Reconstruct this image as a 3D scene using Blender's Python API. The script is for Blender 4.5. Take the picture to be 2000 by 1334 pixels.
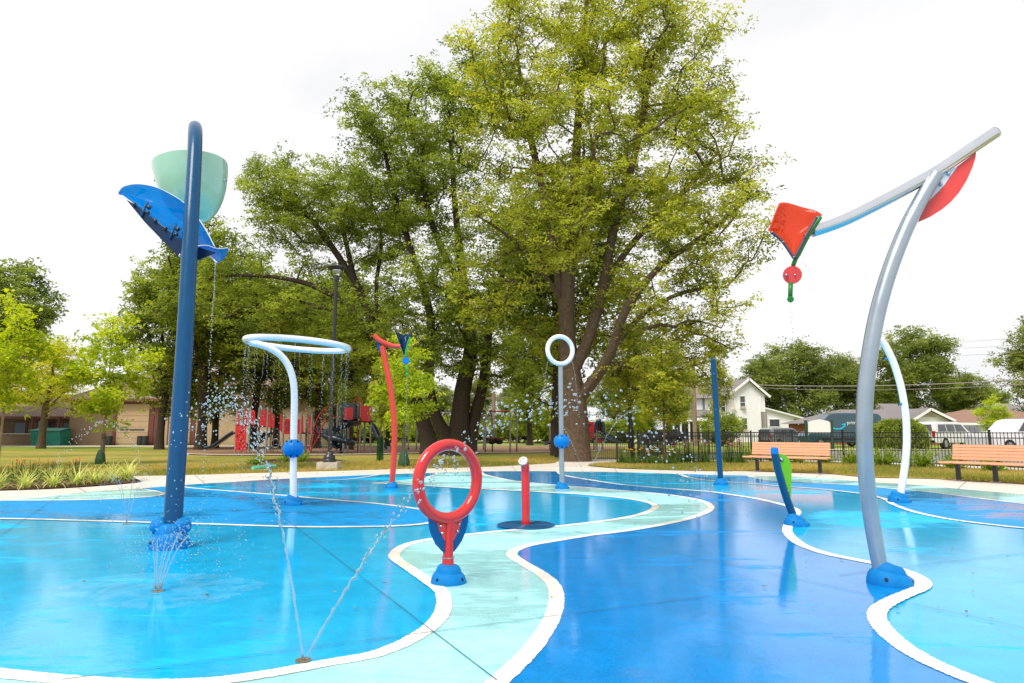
import bpy, bmesh, math, random
import numpy as np
from mathutils import Vector, Matrix
from mathutils.geometry import tessellate_polygon

for _o in list(bpy.data.objects): bpy.data.objects.remove(_o)
SC = bpy.context.scene
COL = SC.collection

# ------------------------------------------------------------------ camera
CAM_H, PITCH, FPX = 1.2, math.radians(7.52), 2000*24/36
cam = bpy.data.cameras.new('camera'); cam_o = bpy.data.objects.new('camera', cam); COL.objects.link(cam_o)
cam.lens, cam.sensor_width, cam.clip_start, cam.clip_end = 24, 36, 0.05, 3000
cam_o.location = (0, 0, CAM_H); cam_o.rotation_euler = (math.pi/2 + PITCH, 0, 0)
SC.camera = cam_o

# ------------------------------------------------------------------ sky, sun, exposure
SUN_EL, SUN_AZ = math.radians(56), math.radians(215)     # azimuth clockwise from +Y: the sun stands high behind the camera, to the left
w = bpy.data.worlds.new('World'); SC.world = w; w.use_nodes = True
nt = w.node_tree; nt.nodes.clear()
sky = nt.nodes.new('ShaderNodeTexSky'); sky.sky_type = 'NISHITA'; sky.sun_disc = False
sky.sun_elevation = SUN_EL; sky.sun_rotation = SUN_AZ; sky.dust_density = 3.0
tc = nt.nodes.new('ShaderNodeTexCoord')
mp = nt.nodes.new('ShaderNodeMapping'); mp.inputs['Scale'].default_value = (1.0, 1.0, 2.6)
nz = nt.nodes.new('ShaderNodeTexNoise'); nz.inputs['Scale'].default_value = 1.7; nz.inputs['Detail'].default_value = 5; nz.inputs['Distortion'].default_value = .5
cr = nt.nodes.new('ShaderNodeValToRGB')
cr.color_ramp.elements[0].position = .36; cr.color_ramp.elements[0].color = (.83, .828, .845, 1)
cr.color_ramp.elements[1].position = .56; cr.color_ramp.elements[1].color = (.955, .945, .945, 1)
cl = nt.nodes.new('ShaderNodeVectorMath'); cl.operation = 'SCALE'; cl.inputs['Scale'].default_value = 8.8   # overcast cloud layer
mx = nt.nodes.new('ShaderNodeMix'); mx.data_type = 'RGBA'; mx.inputs['Factor'].default_value = .94
bg = nt.nodes.new('ShaderNodeBackground'); bg.inputs['Strength'].default_value = .1
wo = nt.nodes.new('ShaderNodeOutputWorld')
L = nt.links.new
L(tc.outputs['Generated'], mp.inputs['Vector']); L(mp.outputs['Vector'], nz.inputs['Vector']); L(nz.outputs['Fac'], cr.inputs['Fac'])
L(cr.outputs['Color'], cl.inputs[0]); L(sky.outputs['Color'], mx.inputs['A']); L(cl.outputs['Vector'], mx.inputs['B'])
L(mx.outputs['Result'], bg.inputs['Color']); L(bg.outputs['Background'], wo.inputs['Surface'])
sl = bpy.data.lights.new('sun', 'SUN'); sl.energy = 2.4; sl.angle = math.radians(24); sl.color = (1, .95, .86)
sun = bpy.data.objects.new('sun', sl); COL.objects.link(sun)
_d = Vector((math.sin(SUN_AZ)*math.cos(SUN_EL), math.cos(SUN_AZ)*math.cos(SUN_EL), math.sin(SUN_EL)))
sun.rotation_euler = _d.to_track_quat('Z', 'Y').to_euler()
vs = SC.view_settings; vs.view_transform = 'Standard'; vs.look = 'None'; vs.exposure = 0.42; vs.gamma = 1
SC.cycles.use_denoising = True
SC.cycles.max_bounces = 8; SC.cycles.transparent_max_bounces = 12; SC.cycles.caustics_refractive = False; SC.cycles.caustics_reflective = False
SC.cycles.sample_clamp_indirect = 6

# ------------------------------------------------------------------ helpers
_cp, _sp = math.cos(PITCH), math.sin(PITCH)
def ray(px, py):
    x, u = (px-1000)/FPX, (667-py)/FPX
    return Vector((x, _cp - u*_sp, _sp + u*_cp))
def G(px, py, z=0.0):
    d = ray(px, py); t = (z-CAM_H)/d.z
    return Vector((d.x*t, d.y*t, z))
def P(px, py, Y):
    d = ray(px, py); t = Y/d.y
    return Vector((d.x*t, Y, CAM_H + d.z*t))
def PX(n, Y): return n*Y*1.0/FPX          # n pixels at depth Y, in metres
def lin(r, g, b):
    f = lambda c: (c/255/12.92) if c/255 <= .04045 else ((c/255+.055)/1.055)**2.4
    return (f(r), f(g), f(b), 1)

ORG = {}
def _link(o, parent):
    COL.objects.link(o)
    if parent is not None: o.parent = parent
def tag(o, label=None, cat=None, group=None, kind=None):
    if label: o['label'] = label
    if cat: o['category'] = cat
    if group: o['group'] = group
    if kind: o['kind'] = kind
    return o
def thing(name, label, cat, loc=(0, 0, 0), group=None, rz=0.0):
    o = bpy.data.objects.new(name, None); COL.objects.link(o); o.location = loc; o.rotation_euler = (0, 0, rz); o.empty_display_size = .2
    ORG[o.name] = Vector(loc)
    return tag(o, label, cat, group)
def obj_from(me, name, parent=None, loc=None, rot=None, scale=None):
    o = bpy.data.objects.new(name, me); _link(o, parent)
    if loc is not None: o.location = loc
    if rot is not None: o.rotation_euler = rot
    if scale is not None: o.scale = scale
    ORG[o.name] = ORG.get(parent.name, Vector()) if parent is not None else Vector()
    return o
def copy_tree(root, loc=None, rz=None, scale=None, label=None):
    def rec(o, par):
        c = o.copy(); COL.objects.link(c); c.parent = par
        for ch in o.children: rec(ch, c)
        return c
    r = rec(root, None)
    if loc is not None: r.location = loc
    if rz is not None: r.rotation_euler = (0, 0, rz)
    if scale is not None: r.scale = scale if hasattr(scale, '__len__') else (scale,)*3
    if label: r['label'] = label
    return r
def crom(pts, n=8, closed=False):
    P_ = [Vector(p) for p in pts]; out = []; m = len(P_)
    rng = range(m if closed else m-1)
    for i in rng:
        if closed: a, b, c, d = P_[i-1], P_[i], P_[(i+1) % m], P_[(i+2) % m]
        else: a, b, c, d = P_[max(i-1, 0)], P_[i], P_[i+1], P_[min(i+2, m-1)]
        for k in range(n):
            t = k/n
            out.append(.5*((2*b) + (c-a)*t + (2*a-5*b+4*c-d)*t*t + (3*b-a-3*c+d)*t*t*t))
    if not closed: out.append(P_[-1].copy())
    return out

class MB:
    def __init__(s): s.v = []; s.f = []
    def add(s, vs_, fs):
        n = len(s.v); s.v += [Vector(v) for v in vs_]; s.f += [tuple(i+n for i in f) for f in fs]; return s
    def box(s, c, d, M=None):
        c = Vector(c); x, y, z = d[0]/2, d[1]/2, d[2]/2
        q = [Vector((a*x, b*y, e*z)) for a in (-1, 1) for b in (-1, 1) for e in (-1, 1)]
        if M is not None: q = [M @ p for p in q]
        return s.add([c+p for p in q], [(0,1,3,2), (4,6,7,5), (0,4,5,1), (2,3,7,6), (0,2,6,4), (1,5,7,3)])
    def bar(s, a, b, wx, wy, up=(0, 0, 1)):
        a, b = Vector(a), Vector(b); d = (b-a); l = d.length; d = d/l; up = Vector(up)
        if abs(d.dot(up)) > .98: up = Vector((0, 1, 0))
        sx = d.cross(up).normalized(); sy = sx.cross(d)
        M = Matrix((sx, d, sy)).transposed()
        return s.box((a+b)/2, (wx, l, wy), M)
    def tube(s, pts, r, n=12, caps=True, closed=False):
        pts = [Vector(p) for p in pts]; m = len(pts)
        r = r if hasattr(r, '__len__') else [r]*m
        T = []
        for i in range(m):
            a = pts[i-1] if (i > 0 or closed) else pts[0]; b = pts[(i+1) % m] if (i < m-1 or closed) else pts[-1]
            t = b-a; T.append(t.normalized() if t.length > 1e-9 else Vector((0, 0, 1)))
        ref = Vector((0, 0, 1)) if abs(T[0].z) < .9 else Vector((0, 1, 0))
        u = T[0].cross(ref).normalized(); vs_ = []
        for i in range(m):
            u = (u - T[i]*u.dot(T[i])).normalized(); w_ = T[i].cross(u)
            for k in range(n):
                a = 2*math.pi*k/n; vs_.append(pts[i] + (u*math.cos(a) + w_*math.sin(a))*r[i])
        fs = []
        for i in range(m if closed else m-1):
            j = (i+1) % m
            for k in range(n):
                l = (k+1) % n; fs.append((i*n+k, i*n+l, j*n+l, j*n+k))
        if caps and not closed:
            fs.append(tuple(range(n))[::-1]); fs.append(tuple((m-1)*n+k for k in range(n)))
        return s.add(vs_, fs)
    def lathe(s, prof, n=20, c=(0, 0, 0), M=None, cap0=False, cap1=False):
        c = Vector(c); vs_ = []
        for (r, z) in prof:
            for k in range(n):
                a = 2*math.pi*k/n; p = Vector((r*math.cos(a), r*math.sin(a), z))
                if M is not None: p = M @ p
                vs_.append(c+p)
        fs = [(i*n+k, i*n+(k+1) % n, (i+1)*n+(k+1) % n, (i+1)*n+k) for i in range(len(prof)-1) for k in range(n)]
        if cap0: fs.append(tuple(range(n))[::-1])
        if cap1: fs.append(tuple((len(prof)-1)*n+k for k in range(n)))
        return s.add(vs_, fs)
    def sphere(s, c, r, n=10, m=6):
        r = r if hasattr(r, '__len__') else (r, r, r)
        prof = [(math.sin(math.pi*i/m), -math.cos(math.pi*i/m)) for i in range(m+1)]
        prof[0] = (.02, -1); prof[-1] = (.02, 1)
        M = Matrix.Diagonal(Vector(r))
        return s.lathe(prof, n, c, M, True, True)
    def plate(s, pts, thick, nrm):
        """flat polygon (list of points in a plane) given a thickness along nrm"""
        pts = [Vector(p) for p in pts]; nrm = Vector(nrm).normalized()*thick/2; n = len(pts)
        tris = tessellate_polygon([pts]); vs_ = [p+nrm for p in pts]+[p-nrm for p in pts]; fs = []
        for t in tris: fs.append(tuple(t)); fs.append(tuple(i+n for i in t)[::-1])
        for i in range(n): j = (i+1) % n; fs.append((i, j, j+n, i+n))
        return s.add(vs_, fs)
    def grid(s, rows, thick=0.0, closed=False):
        n, m = len(rows), len(rows[0])
        vs_ = [Vector(p) for r in rows for p in r]
        fs = [(i*m+j, i*m+j+1, (i+1)*m+j+1, (i+1)*m+j) for i in range(n-1) for j in range(m-1)]
        return s.add(vs_, fs)
    def build(s, name, mat, parent=None, smooth=False, world=True, angle=None):
        off = ORG.get(parent.name, Vector()) if (parent is not None and world) else Vector()
        me = bpy.data.meshes.new(name)
        me.from_pydata([tuple(v-off) for v in s.v], [], s.f)
        bm = bmesh.new(); bm.from_mesh(me); bmesh.ops.recalc_face_normals(bm, faces=bm.faces); bm.to_mesh(me); bm.free()
        me.materials.append(mat)
        if smooth:
            me.polygons.foreach_set('use_smooth', [True]*len(me.polygons))
            if angle is not None:
                try: me.set_sharp_from_angle(angle=math.radians(angle))
                except Exception: pass
        return obj_from(me, name, parent)

def sheet(name, pts, z, mat, parent=None):
    """flat polygon on the ground from (x, y) outline"""
    pts = [Vector((p[0], p[1], z)) for p in pts]
    tris = tessellate_polygon([pts])
    me = bpy.data.meshes.new(name); off = ORG.get(parent.name, Vector()) if parent is not None else Vector()
    fs = []
    for t in tris:
        a, b, c = (pts[i] for i in t)
        fs.append(tuple(t) if (b-a).cross(c-a).z > 0 else tuple(t)[::-1])
    me.from_pydata([tuple(p-off) for p in pts], [], fs); me.materials.append(mat)
    return obj_from(me, name, parent)
def ribbon(name, pts, width, z, mat, parent=None, wob=0.0, seed=1):
    rr = random.Random(seed); pts = [Vector((p[0], p[1], 0)) for p in pts]; vs_ = []; fs = []
    for i, p in enumerate(pts):
        t = (pts[min(i+1, len(pts)-1)]-pts[max(i-1, 0)]).normalized(); nrm = Vector((-t.y, t.x, 0))
        a, b = width/2+rr.uniform(-wob, wob), width/2+rr.uniform(-wob, wob)
        vs_ += [p+nrm*a+Vector((0, 0, z)), p-nrm*b+Vector((0, 0, z))]
    for i in range(len(pts)-1): fs.append((2*i+1, 2*i+3, 2*i+2, 2*i))
    me = bpy.data.meshes.new(name); me.from_pydata([tuple(v) for v in vs_], [], fs); me.materials.append(mat)
    return obj_from(me, name, parent)

# ------------------------------------------------------------------ materials
def nodes(name):
    m = bpy.data.materials.new(name); m.use_nodes = True; n = m.node_tree.nodes
    return m, m.node_tree, n['Principled BSDF'], n['Material Output']
def N(nt_, t, **kw):
    n = nt_.nodes.new(t)
    for k, v in kw.items():
        if k in n.inputs: n.inputs[k].default_value = v
        else: setattr(n, k, v)
    return n
def pm(name, col, rough=.5, metal=0.0, var=.12, scale=6.0, bump=0.0, bscale=60.0, coat=0.0, spec=.5, rvar=.12, col2=None, detail=5, stretch=None):
    """principled material with noise-driven colour and roughness variation and fine relief"""
    m, t, b, o = nodes(name)
    tcn = N(t, 'ShaderNodeTexCoord')
    nz_ = N(t, 'ShaderNodeTexNoise', Scale=scale, Detail=detail)
    if stretch:
        mp_ = N(t, 'ShaderNodeMapping'); mp_.inputs['Scale'].default_value = stretch; t.links.new(tcn.outputs['Object'], mp_.inputs['Vector']); t.links.new(mp_.outputs['Vector'], nz_.inputs['Vector'])
    else: t.links.new(tcn.outputs['Object'], nz_.inputs['Vector'])
    c1 = tuple(max(0, c*(1-var)) for c in col[:3])+(1,); c2 = col2 if col2 else tuple(min(1, c*(1+var)) for c in col[:3])+(1,)
    rp = N(t, 'ShaderNodeValToRGB'); rp.color_ramp.elements[0].color = c1; rp.color_ramp.elements[1].color = c2
    rp.color_ramp.elements[0].position = .3; rp.color_ramp.elements[1].position = .7
    t.links.new(nz_.outputs['Fac'], rp.inputs['Fac']); t.links.new(rp.outputs['Color'], b.inputs['Base Color'])
    mr = N(t, 'ShaderNodeMapRange'); mr.inputs['To Min'].default_value = max(.02, rough-rvar); mr.inputs['To Max'].default_value = min(1, rough+rvar)
    t.links.new(nz_.outputs['Fac'], mr.inputs['Value']); t.links.new(mr.outputs['Result'], b.inputs['Roughness'])
    b.inputs['Metallic'].default_value = metal; b.inputs['Coat Weight'].default_value = coat; b.inputs['Specular IOR Level'].default_value = spec
    b.inputs['Coat Roughness'].default_value = .05
    if bump:
        n2 = N(t, 'ShaderNodeTexNoise', Scale=bscale, Detail=4); t.links.new(tcn.outputs['Object'], n2.inputs['Vector'])
        bp = N(t, 'ShaderNodeBump', Strength=bump, Distance=.01); t.links.new(n2.outputs['Fac'], bp.inputs['Height']); t.links.new(bp.outputs['Normal'], b.inputs['Normal'])
    return m
def pad_paint(name, col, wet_bias=0.0, spk_=.6, shift=.45):
    """textured concrete paint under an uneven film of water"""
    m, t, b, o = nodes(name); K = t.links.new
    tcn = N(t, 'ShaderNodeTexCoord')
    mpn = N(t, 'ShaderNodeMapping'); mpn.inputs['Scale'].default_value = (.55, 1.0, 1); mpn.inputs['Rotation'].default_value = (0, 0, .3); K(tcn.outputs['Object'], mpn.inputs['Vector'])
    big = N(t, 'ShaderNodeTexNoise', Scale=.55, Detail=7, Roughness=.62, Distortion=.6); K(mpn.outputs['Vector'], big.inputs['Vector'])
    wet = N(t, 'ShaderNodeMapRange'); wet.inputs['From Min'].default_value = .425-wet_bias; wet.inputs['From Max'].default_value = .50-wet_bias
    fine = N(t, 'ShaderNodeTexNoise', Scale=70, Detail=4, Roughness=.65); K(tcn.outputs['Object'], fine.inputs['Vector'])
    st2 = N(t, 'ShaderNodeMapping'); st2.inputs['Scale'].default_value = (.5, 2.2, 1); st2.inputs['Rotation'].default_value = (0, 0, .25); K(tcn.outputs['Object'], st2.inputs['Vector'])
    strk = N(t, 'ShaderNodeTexNoise', Scale=3.2, Detail=8, Roughness=.7, Distortion=.8); K(st2.outputs['Vector'], strk.inputs['Vector'])
    w1_ = N(t, 'ShaderNodeMath', operation='MULTIPLY_ADD'); w1_.inputs[1].default_value = .22; K(fine.outputs['Fac'], w1_.inputs[0]); w2_ = N(t, 'ShaderNodeMath', operation='MULTIPLY_ADD'); w2_.inputs[1].default_value = .45; K(strk.outputs['Fac'], w2_.inputs[0]); K(big.outputs['Fac'], w2_.inputs[2]); K(w2_.outputs[0], w1_.inputs[2])
    w3_ = N(t, 'ShaderNodeMath', operation='SUBTRACT'); w3_.inputs[1].default_value = .335; K(w1_.outputs[0], w3_.inputs[0]); K(w3_.outputs[0], wet.inputs['Value'])
    mid = N(t, 'ShaderNodeTexNoise', Scale=3.0, Detail=10, Roughness=.72); K(tcn.outputs['Object'], mid.inputs['Vector'])
    dry = tuple(min(1, c*(1+.18*shift)+.012*shift) for c in col[:3])+(1,); wc = tuple(c*(1-.08*shift) for c in col[:3])+(1,)
    mixc = N(t, 'ShaderNodeMix', data_type='RGBA'); K(wet.outputs['Result'], mixc.inputs['Factor']); mixc.inputs['A'].default_value = dry; mixc.inputs['B'].default_value = wc
    spk = N(t, 'ShaderNodeMix', data_type='RGBA', blend_type='MULTIPLY'); spk.inputs['Factor'].default_value = spk_
    r2 = N(t, 'ShaderNodeMapRange'); r2.inputs['From Min'].default_value = .40; r2.inputs['From Max'].default_value = .60; r2.inputs['To Min'].default_value = .70; r2.inputs['To Max'].default_value = 1.22
    ad = N(t, 'ShaderNodeMath', operation='MULTIPLY_ADD'); ad.inputs[1].default_value = .5; K(mid.outputs['Fac'], ad.inputs[0])
    hf = N(t, 'ShaderNodeMath', operation='MULTIPLY'); hf.inputs[1].default_value = .5; K(fine.outputs['Fac'], hf.inputs[0]); K(hf.outputs[0], ad.inputs[2])
    K(ad.outputs[0], r2.inputs['Value']); K(mixc.outputs['Result'], spk.inputs['A']); K(r2.outputs['Result'], spk.inputs['B'])
    # grime streaks
    gr = N(t, 'ShaderNodeTexNoise', Scale=.9, Detail=8, Roughness=.7, Distortion=1.2); K(mpn.outputs['Vector'], gr.inputs['Vector'])
    gm = N(t, 'ShaderNodeMapRange'); gm.inputs['From Min'].default_value = .66; gm.inputs['From Max'].default_value = .80; gm.inputs['To Max'].default_value = .18; K(gr.outputs['Fac'], gm.inputs['Value'])
    gx = N(t, 'ShaderNodeMix', data_type='RGBA'); K(gm.outputs['Result'], gx.inputs['Factor']); K(spk.outputs['Result'], gx.inputs['A']); gx.inputs['B'].default_value = (.28, .27, .24, 1)
    K(gx.outputs['Result'], b.inputs['Base Color'])
    b.inputs['Roughness'].default_value = .7; b.inputs['Specular IOR Level'].default_value = .06
    bp = N(t, 'ShaderNodeBump', Strength=.35, Distance=.004); K(fine.outputs['Fac'], bp.inputs['Height']); K(bp.outputs['Normal'], b.inputs['Normal'])
    # water film
    wv = N(t, 'ShaderNodeTexNoise', Scale=13, Detail=5, Roughness=.62); K(tcn.outputs['Object'], wv.inputs['Vector'])
    sm = N(t, 'ShaderNodeMath', operation='MULTIPLY_ADD'); sm.inputs[1].default_value = .05; K(fine.outputs['Fac'], sm.inputs[0]); K(wv.outputs['Fac'], sm.inputs[2])
    b2 = N(t, 'ShaderNodeBump', Strength=.085, Distance=.012); K(sm.outputs[0], b2.inputs['Height']); K(b2.outputs['Normal'], b.inputs['Coat Normal'])
    cw = N(t, 'ShaderNodeMapRange'); cw.inputs['To Min'].default_value = .22; cw.inputs['To Max'].default_value = .85; K(wet.outputs['Result'], cw.inputs['Value']); K(cw.outputs['Result'], b.inputs['Coat Weight'])
    crn = N(t, 'ShaderNodeMapRange'); crn.inputs['To Min'].default_value = .28; crn.inputs['To Max'].default_value = .015; K(wet.outputs['Result'], crn.inputs['Value']); K(crn.outputs['Result'], b.inputs['Coat Roughness'])
    b.inputs['Coat IOR'].default_value = 1.40
    return m
def ground_mat(name, c1, c2, c3, scale=.35, bump=.5, bs=40):
    m, t, b, o = nodes(name); K = t.links.new
    tcn = N(t, 'ShaderNodeTexCoord')
    a = N(t, 'ShaderNodeTexNoise', Scale=scale, Detail=8, Roughness=.65); K(tcn.outputs['Object'], a.inputs['Vector'])
    f = N(t, 'ShaderNodeTexNoise', Scale=bs, Detail=4, Roughness=.7); K(tcn.outputs['Object'], f.inputs['Vector'])
    rp = N(t, 'ShaderNodeValToRGB'); e = rp.color_ramp.elements; e[0].position = .36; e[0].color = c1; e[1].position = .66; e[1].color = c3
    k = e.new(.5); k.color = c2
    K(a.outputs['Fac'], rp.inputs['Fac'])
    mrn = N(t, 'ShaderNodeMapRange'); mrn.inputs['From Min'].default_value = .3; mrn.inputs['From Max'].default_value = .7; mrn.inputs['To Min'].default_value = .55; mrn.inputs['To Max'].default_value = 1.35; K(f.outputs['Fac'], mrn.inputs['Value'])
    mm = N(t, 'ShaderNodeMix', data_type='RGBA', blend_type='MULTIPLY'); mm.inputs['Factor'].default_value = 1; K(rp.outputs['Color'], mm.inputs['A']); K(mrn.outputs['Result'], mm.inputs['B'])
    K(mm.outputs['Result'], b.inputs['Base Color']); b.inputs['Roughness'].default_value = .95; b.inputs['Specular IOR Level'].default_value = .1
    bp = N(t, 'ShaderNodeBump', Strength=bump, Distance=.03); K(f.outputs['Fac'], bp.inputs['Height']); K(bp.outputs['Normal'], b.inputs['Normal'])
    return m
def leaf_mat(name, dark, light, trans=.45, rough=.55):
    m, t, b, o = nodes(name); K = t.links.new
    at = N(t, 'ShaderNodeAttribute'); at.attribute_name = 'tint'
    rp = N(t, 'ShaderNodeValToRGB'); rp.color_ramp.elements[0].color = dark; rp.color_ramp.elements[1].color = light
    K(at.outputs['Fac'], rp.inputs['Fac']); K(rp.outputs['Color'], b.inputs['Base Color']); b.inputs['Roughness'].default_value = rough; b.inputs['Specular IOR Level'].default_value = .3
    tr = N(t, 'ShaderNodeBsdfTranslucent'); hs = N(t, 'ShaderNodeHueSaturation', Saturation=1.1, Value=1.3); hs.inputs['Hue'].default_value = .503
    K(rp.outputs['Color'], hs.inputs['Color']); K(hs.outputs['Color'], tr.inputs['Color'])
    ms = N(t, 'ShaderNodeMixShader'); ms.inputs['Fac'].default_value = trans; K(b.outputs['BSDF'], ms.inputs[1]); K(tr.outputs['BSDF'], ms.inputs[2]); K(ms.outputs['Shader'], o.inputs['Surface'])
    return m
def acrylic(name, tint, col, clear=.5):
    m, t, b, o = nodes(name); K = t.links.new
    b.inputs['Base Color'].default_value = col; b.inputs['Roughness'].default_value = .12; b.inputs['Coat Weight'].default_value = .3
    tr = N(t, 'ShaderNodeBsdfTransparent'); tr.inputs['Color'].default_value = tint
    tl = N(t, 'ShaderNodeBsdfTranslucent'); tl.inputs['Color'].default_value = col
    m1 = N(t, 'ShaderNodeMixShader'); m1.inputs['Fac'].default_value = .5; K(b.outputs['BSDF'], m1.inputs[1]); K(tl.outputs['BSDF'], m1.inputs[2])
    m2 = N(t, 'ShaderNodeMixShader'); m2.inputs['Fac'].default_value = clear; K(m1.outputs['Shader'], m2.inputs[1]); K(tr.outputs['BSDF'], m2.inputs[2]); K(m2.outputs['Shader'], o.inputs['Surface'])
    return m
def water_mat(name):
    """clear water with some entrained air"""
    m, t, b, o = nodes(name); K = t.links.new
    b.inputs['Base Color'].default_value = (.97, .99, 1, 1); b.inputs['Transmission Weight'].default_value = 1; b.inputs['IOR'].default_value = 1.33; b.inputs['Roughness'].default_value = .02
    df = N(t, 'ShaderNodeBsdfDiffuse'); df.inputs['Color'].default_value = (.86, .92, .96, 1); tl = N(t, 'ShaderNodeBsdfTranslucent'); tl.inputs['Color'].default_value = (.86, .92, .96, 1)
    m1 = N(t, 'ShaderNodeMixShader'); K(df.outputs['BSDF'], m1.inputs[1]); K(tl.outputs['BSDF'], m1.inputs[2]); m2 = N(t, 'ShaderNodeMixShader'); m2.inputs['Fac'].default_value = .26
    K(b.outputs['BSDF'], m2.inputs[1]); K(m1.outputs['Shader'], m2.inputs[2]); K(m2.outputs['Shader'], o.inputs['Surface'])
    return m
def film_mat(name):
    """churned, aerated water: a broken film, its whitish colour also painting the sky sheen of ripples"""
    m, t, b, o = nodes(name); K = t.links.new
    tcn = N(t, 'ShaderNodeTexCoord'); mpn = N(t, 'ShaderNodeMapping'); mpn.inputs['Scale'].default_value = (1, 1.0, 1); K(tcn.outputs['Object'], mpn.inputs['Vector'])
    wv = N(t, 'ShaderNodeTexNoise', Scale=5, Detail=10, Roughness=.8, Distortion=.8); K(mpn.outputs['Vector'], wv.inputs['Vector'])
    ms_ = N(t, 'ShaderNodeMapRange'); ms_.inputs['From Min'].default_value = .42; ms_.inputs['From Max'].default_value = .72; ms_.inputs['To Max'].default_value = .15; K(wv.outputs['Fac'], ms_.inputs['Value'])
    df = N(t, 'ShaderNodeBsdfDiffuse'); df.inputs['Color'].default_value = (.74, .90, .96, 1)  # pale diffuse stands in for sky reflected off the churned surface
    tr = N(t, 'ShaderNodeBsdfTransparent'); mx_ = N(t, 'ShaderNodeMixShader'); K(ms_.outputs['Result'], mx_.inputs['Fac']); K(tr.outputs['BSDF'], mx_.inputs[1]); K(df.outputs['BSDF'], mx_.inputs[2]); K(mx_.outputs['Shader'], o.inputs['Surface'])
    return m

M = {}
M['cyan'] = pad_paint('pad_cyan', (.0, .43, .80, 1), .06)
M['deep'] = pad_paint('pad_deep_blue', (0, .245, .67, 1), .06)
M['deep_dry'] = pad_paint('pad_deep_blue_damp', (.0, .26, .60, 1), -.08)
M['aqua'] = pad_paint('pad_aqua', (.34, .68, .72, 1), -.03)
M['line'] = pad_paint('pad_white_line', (.78, .75, .70, 1), -.08, .3, .2)
M['joint'] = pm('joint', (.02, .13, .22, 1), .8)
M['concrete'] = ground_mat('concrete', lin(205, 196, 186), lin(214, 205, 196), lin(224, 216, 207), .5, .12, 90)
M['concrete_dark'] = pm('concrete_joint', lin(150, 141, 130), .9)
M['block'] = pm('cast_concrete', lin(190, 180, 165), .9, var=.2, bump=.4, bscale=80)
M['lawn'] = ground_mat('lawn', lin(112, 128, 52), lin(156, 146, 70), lin(184, 160, 88), .16, .9, 22)
M['lawn_green'] = ground_mat('lawn_green', lin(112, 132, 46), lin(136, 150, 60), lin(158, 160, 76), .15, .7, 14)
M['mulch'] = ground_mat('mulch', lin(62, 45, 34), lin(88, 64, 50), lin(112, 86, 68), 2.5, 1.0, 30)
M['chips'] = ground_mat('woodchips', lin(126, 98, 78), lin(150, 118, 96), lin(170, 140, 116), 1.2, .8, 12)
M['asphalt'] = ground_mat('asphalt', lin(120, 116, 114), lin(136, 132, 130), lin(150, 146, 142), .3, .3, 60)
M['walk'] = ground_mat('sidewalk', lin(190, 182, 170), lin(204, 196, 184), lin(214, 206, 196), .6, .2, 40)
M['blue_pole'] = pm('blue_powder_coat', (0, .066, .165, 1), .28, var=.10, scale=16, coat=.12, spec=.22, rvar=.14, stretch=(1, 1, .03))  # upright colour streaks stand in for water runs and streaky reflections
M['blue_cover'] = pm('blue_rubber_cover', (0, .185, .50, 1), .6, spec=.2, var=.12, scale=9, bump=.25, bscale=180)
M['blue_cap'] = pm('bright_blue_cap', (0, .19, .60, 1), .35, var=.05, spec=.25)
M['blue_fin'] = pm('blue_fin', (0, .10, .30, 1), .4, var=.08, spec=.25)
M['navy_plate'] = pm('navy_plate', (0, .022, .07, 1), .45, var=.1, spec=.3)
M['seafoam'] = pm('seafoam_bucket', lin(160, 204, 176), .14, var=.06, scale=2.5, coat=.7)
M['white_paint'] = pm('white_gloss_paint', lin(242, 241, 240), .22, var=.04, coat=.5)
M['silver'] = pm('silver_powder_coat', lin(160, 170, 178), .30, metal=.65, var=.06, coat=.35)
M['boom'] = pm('polished_boom', lin(206, 210, 216), .14, metal=.92, var=.03, coat=.0)
M['red'] = pm('red_gloss_paint', lin(214, 28, 28), .2, var=.08, coat=.6)
M['coral'] = pm('coral_paint', lin(226, 58, 46), .28, var=.06, coat=.5)
M['red_fin'] = pm('red_panel', lin(238, 70, 64), .4, var=.05)
M['lime'] = pm('lime_panel', lin(104, 184, 18), .4, var=.06)
M['green_stem'] = pm('green_stem', lin(24, 120, 30), .35, var=.1)
M['green_stem2'] = pm('bright_green_stem', lin(26, 168, 70), .35, var=.1)
M['dark_strip'] = pm('purple_grey_strip', lin(84, 62, 76), .5)
M['white_plate'] = pm('white_plate', lin(215, 218, 224), .3, var=.04)
M['steel'] = pm('stainless_bolt', lin(190, 190, 190), .2, metal=1.0)
M['hole'] = pm('dark_hole', (.004, .012, .03, 1), .8)
M['grate'] = pm('blue_grate', lin(0, 92, 150), .4, var=.1)
M['brass'] = pm('brass_nozzle', lin(176, 158, 122), .35, metal=.9, var=.25, scale=40)
M['acr_blue'] = acrylic('blue_acrylic', (0.0, .66, .97, 1), lin(0, 140, 220), .5)
M['acr_navy'] = acrylic('navy_acrylic', (.12, .40, .62, 1), lin(0, 60, 120), .4)
M['acr_red'] = acrylic('red_acrylic', (1, .44, .30, 1), lin(240, 70, 40), .5)
M['water'] = water_mat('water'); M['film'] = film_mat('water_film')
M['black'] = pm('black_metal', (.012, .012, .014, 1), .4, var=.2, coat=.2)
M['orange_slat'] = pm('orange_recycled_plank', lin(228, 160, 124), .55, var=.06, scale=14, bump=.12, bscale=120)
M['bark'] = pm('bark', lin(92, 74, 56), .95, var=.38, scale=9, bump=1.0, bscale=16)
M['bark_dark'] = pm('bark_dark', lin(62, 50, 40), .95, var=.35, scale=9, bump=1.0, bscale=16)
M['bark_pale'] = pm('bark_pale', lin(142, 122, 100), .9, var=.2, scale=14, bump=.5, bscale=40)
M['leaf_main'] = leaf_mat('leaf_main', lin(84, 102, 30), lin(214, 214, 86), .5)  # dark end kept low to paint the shaded clumps
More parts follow.
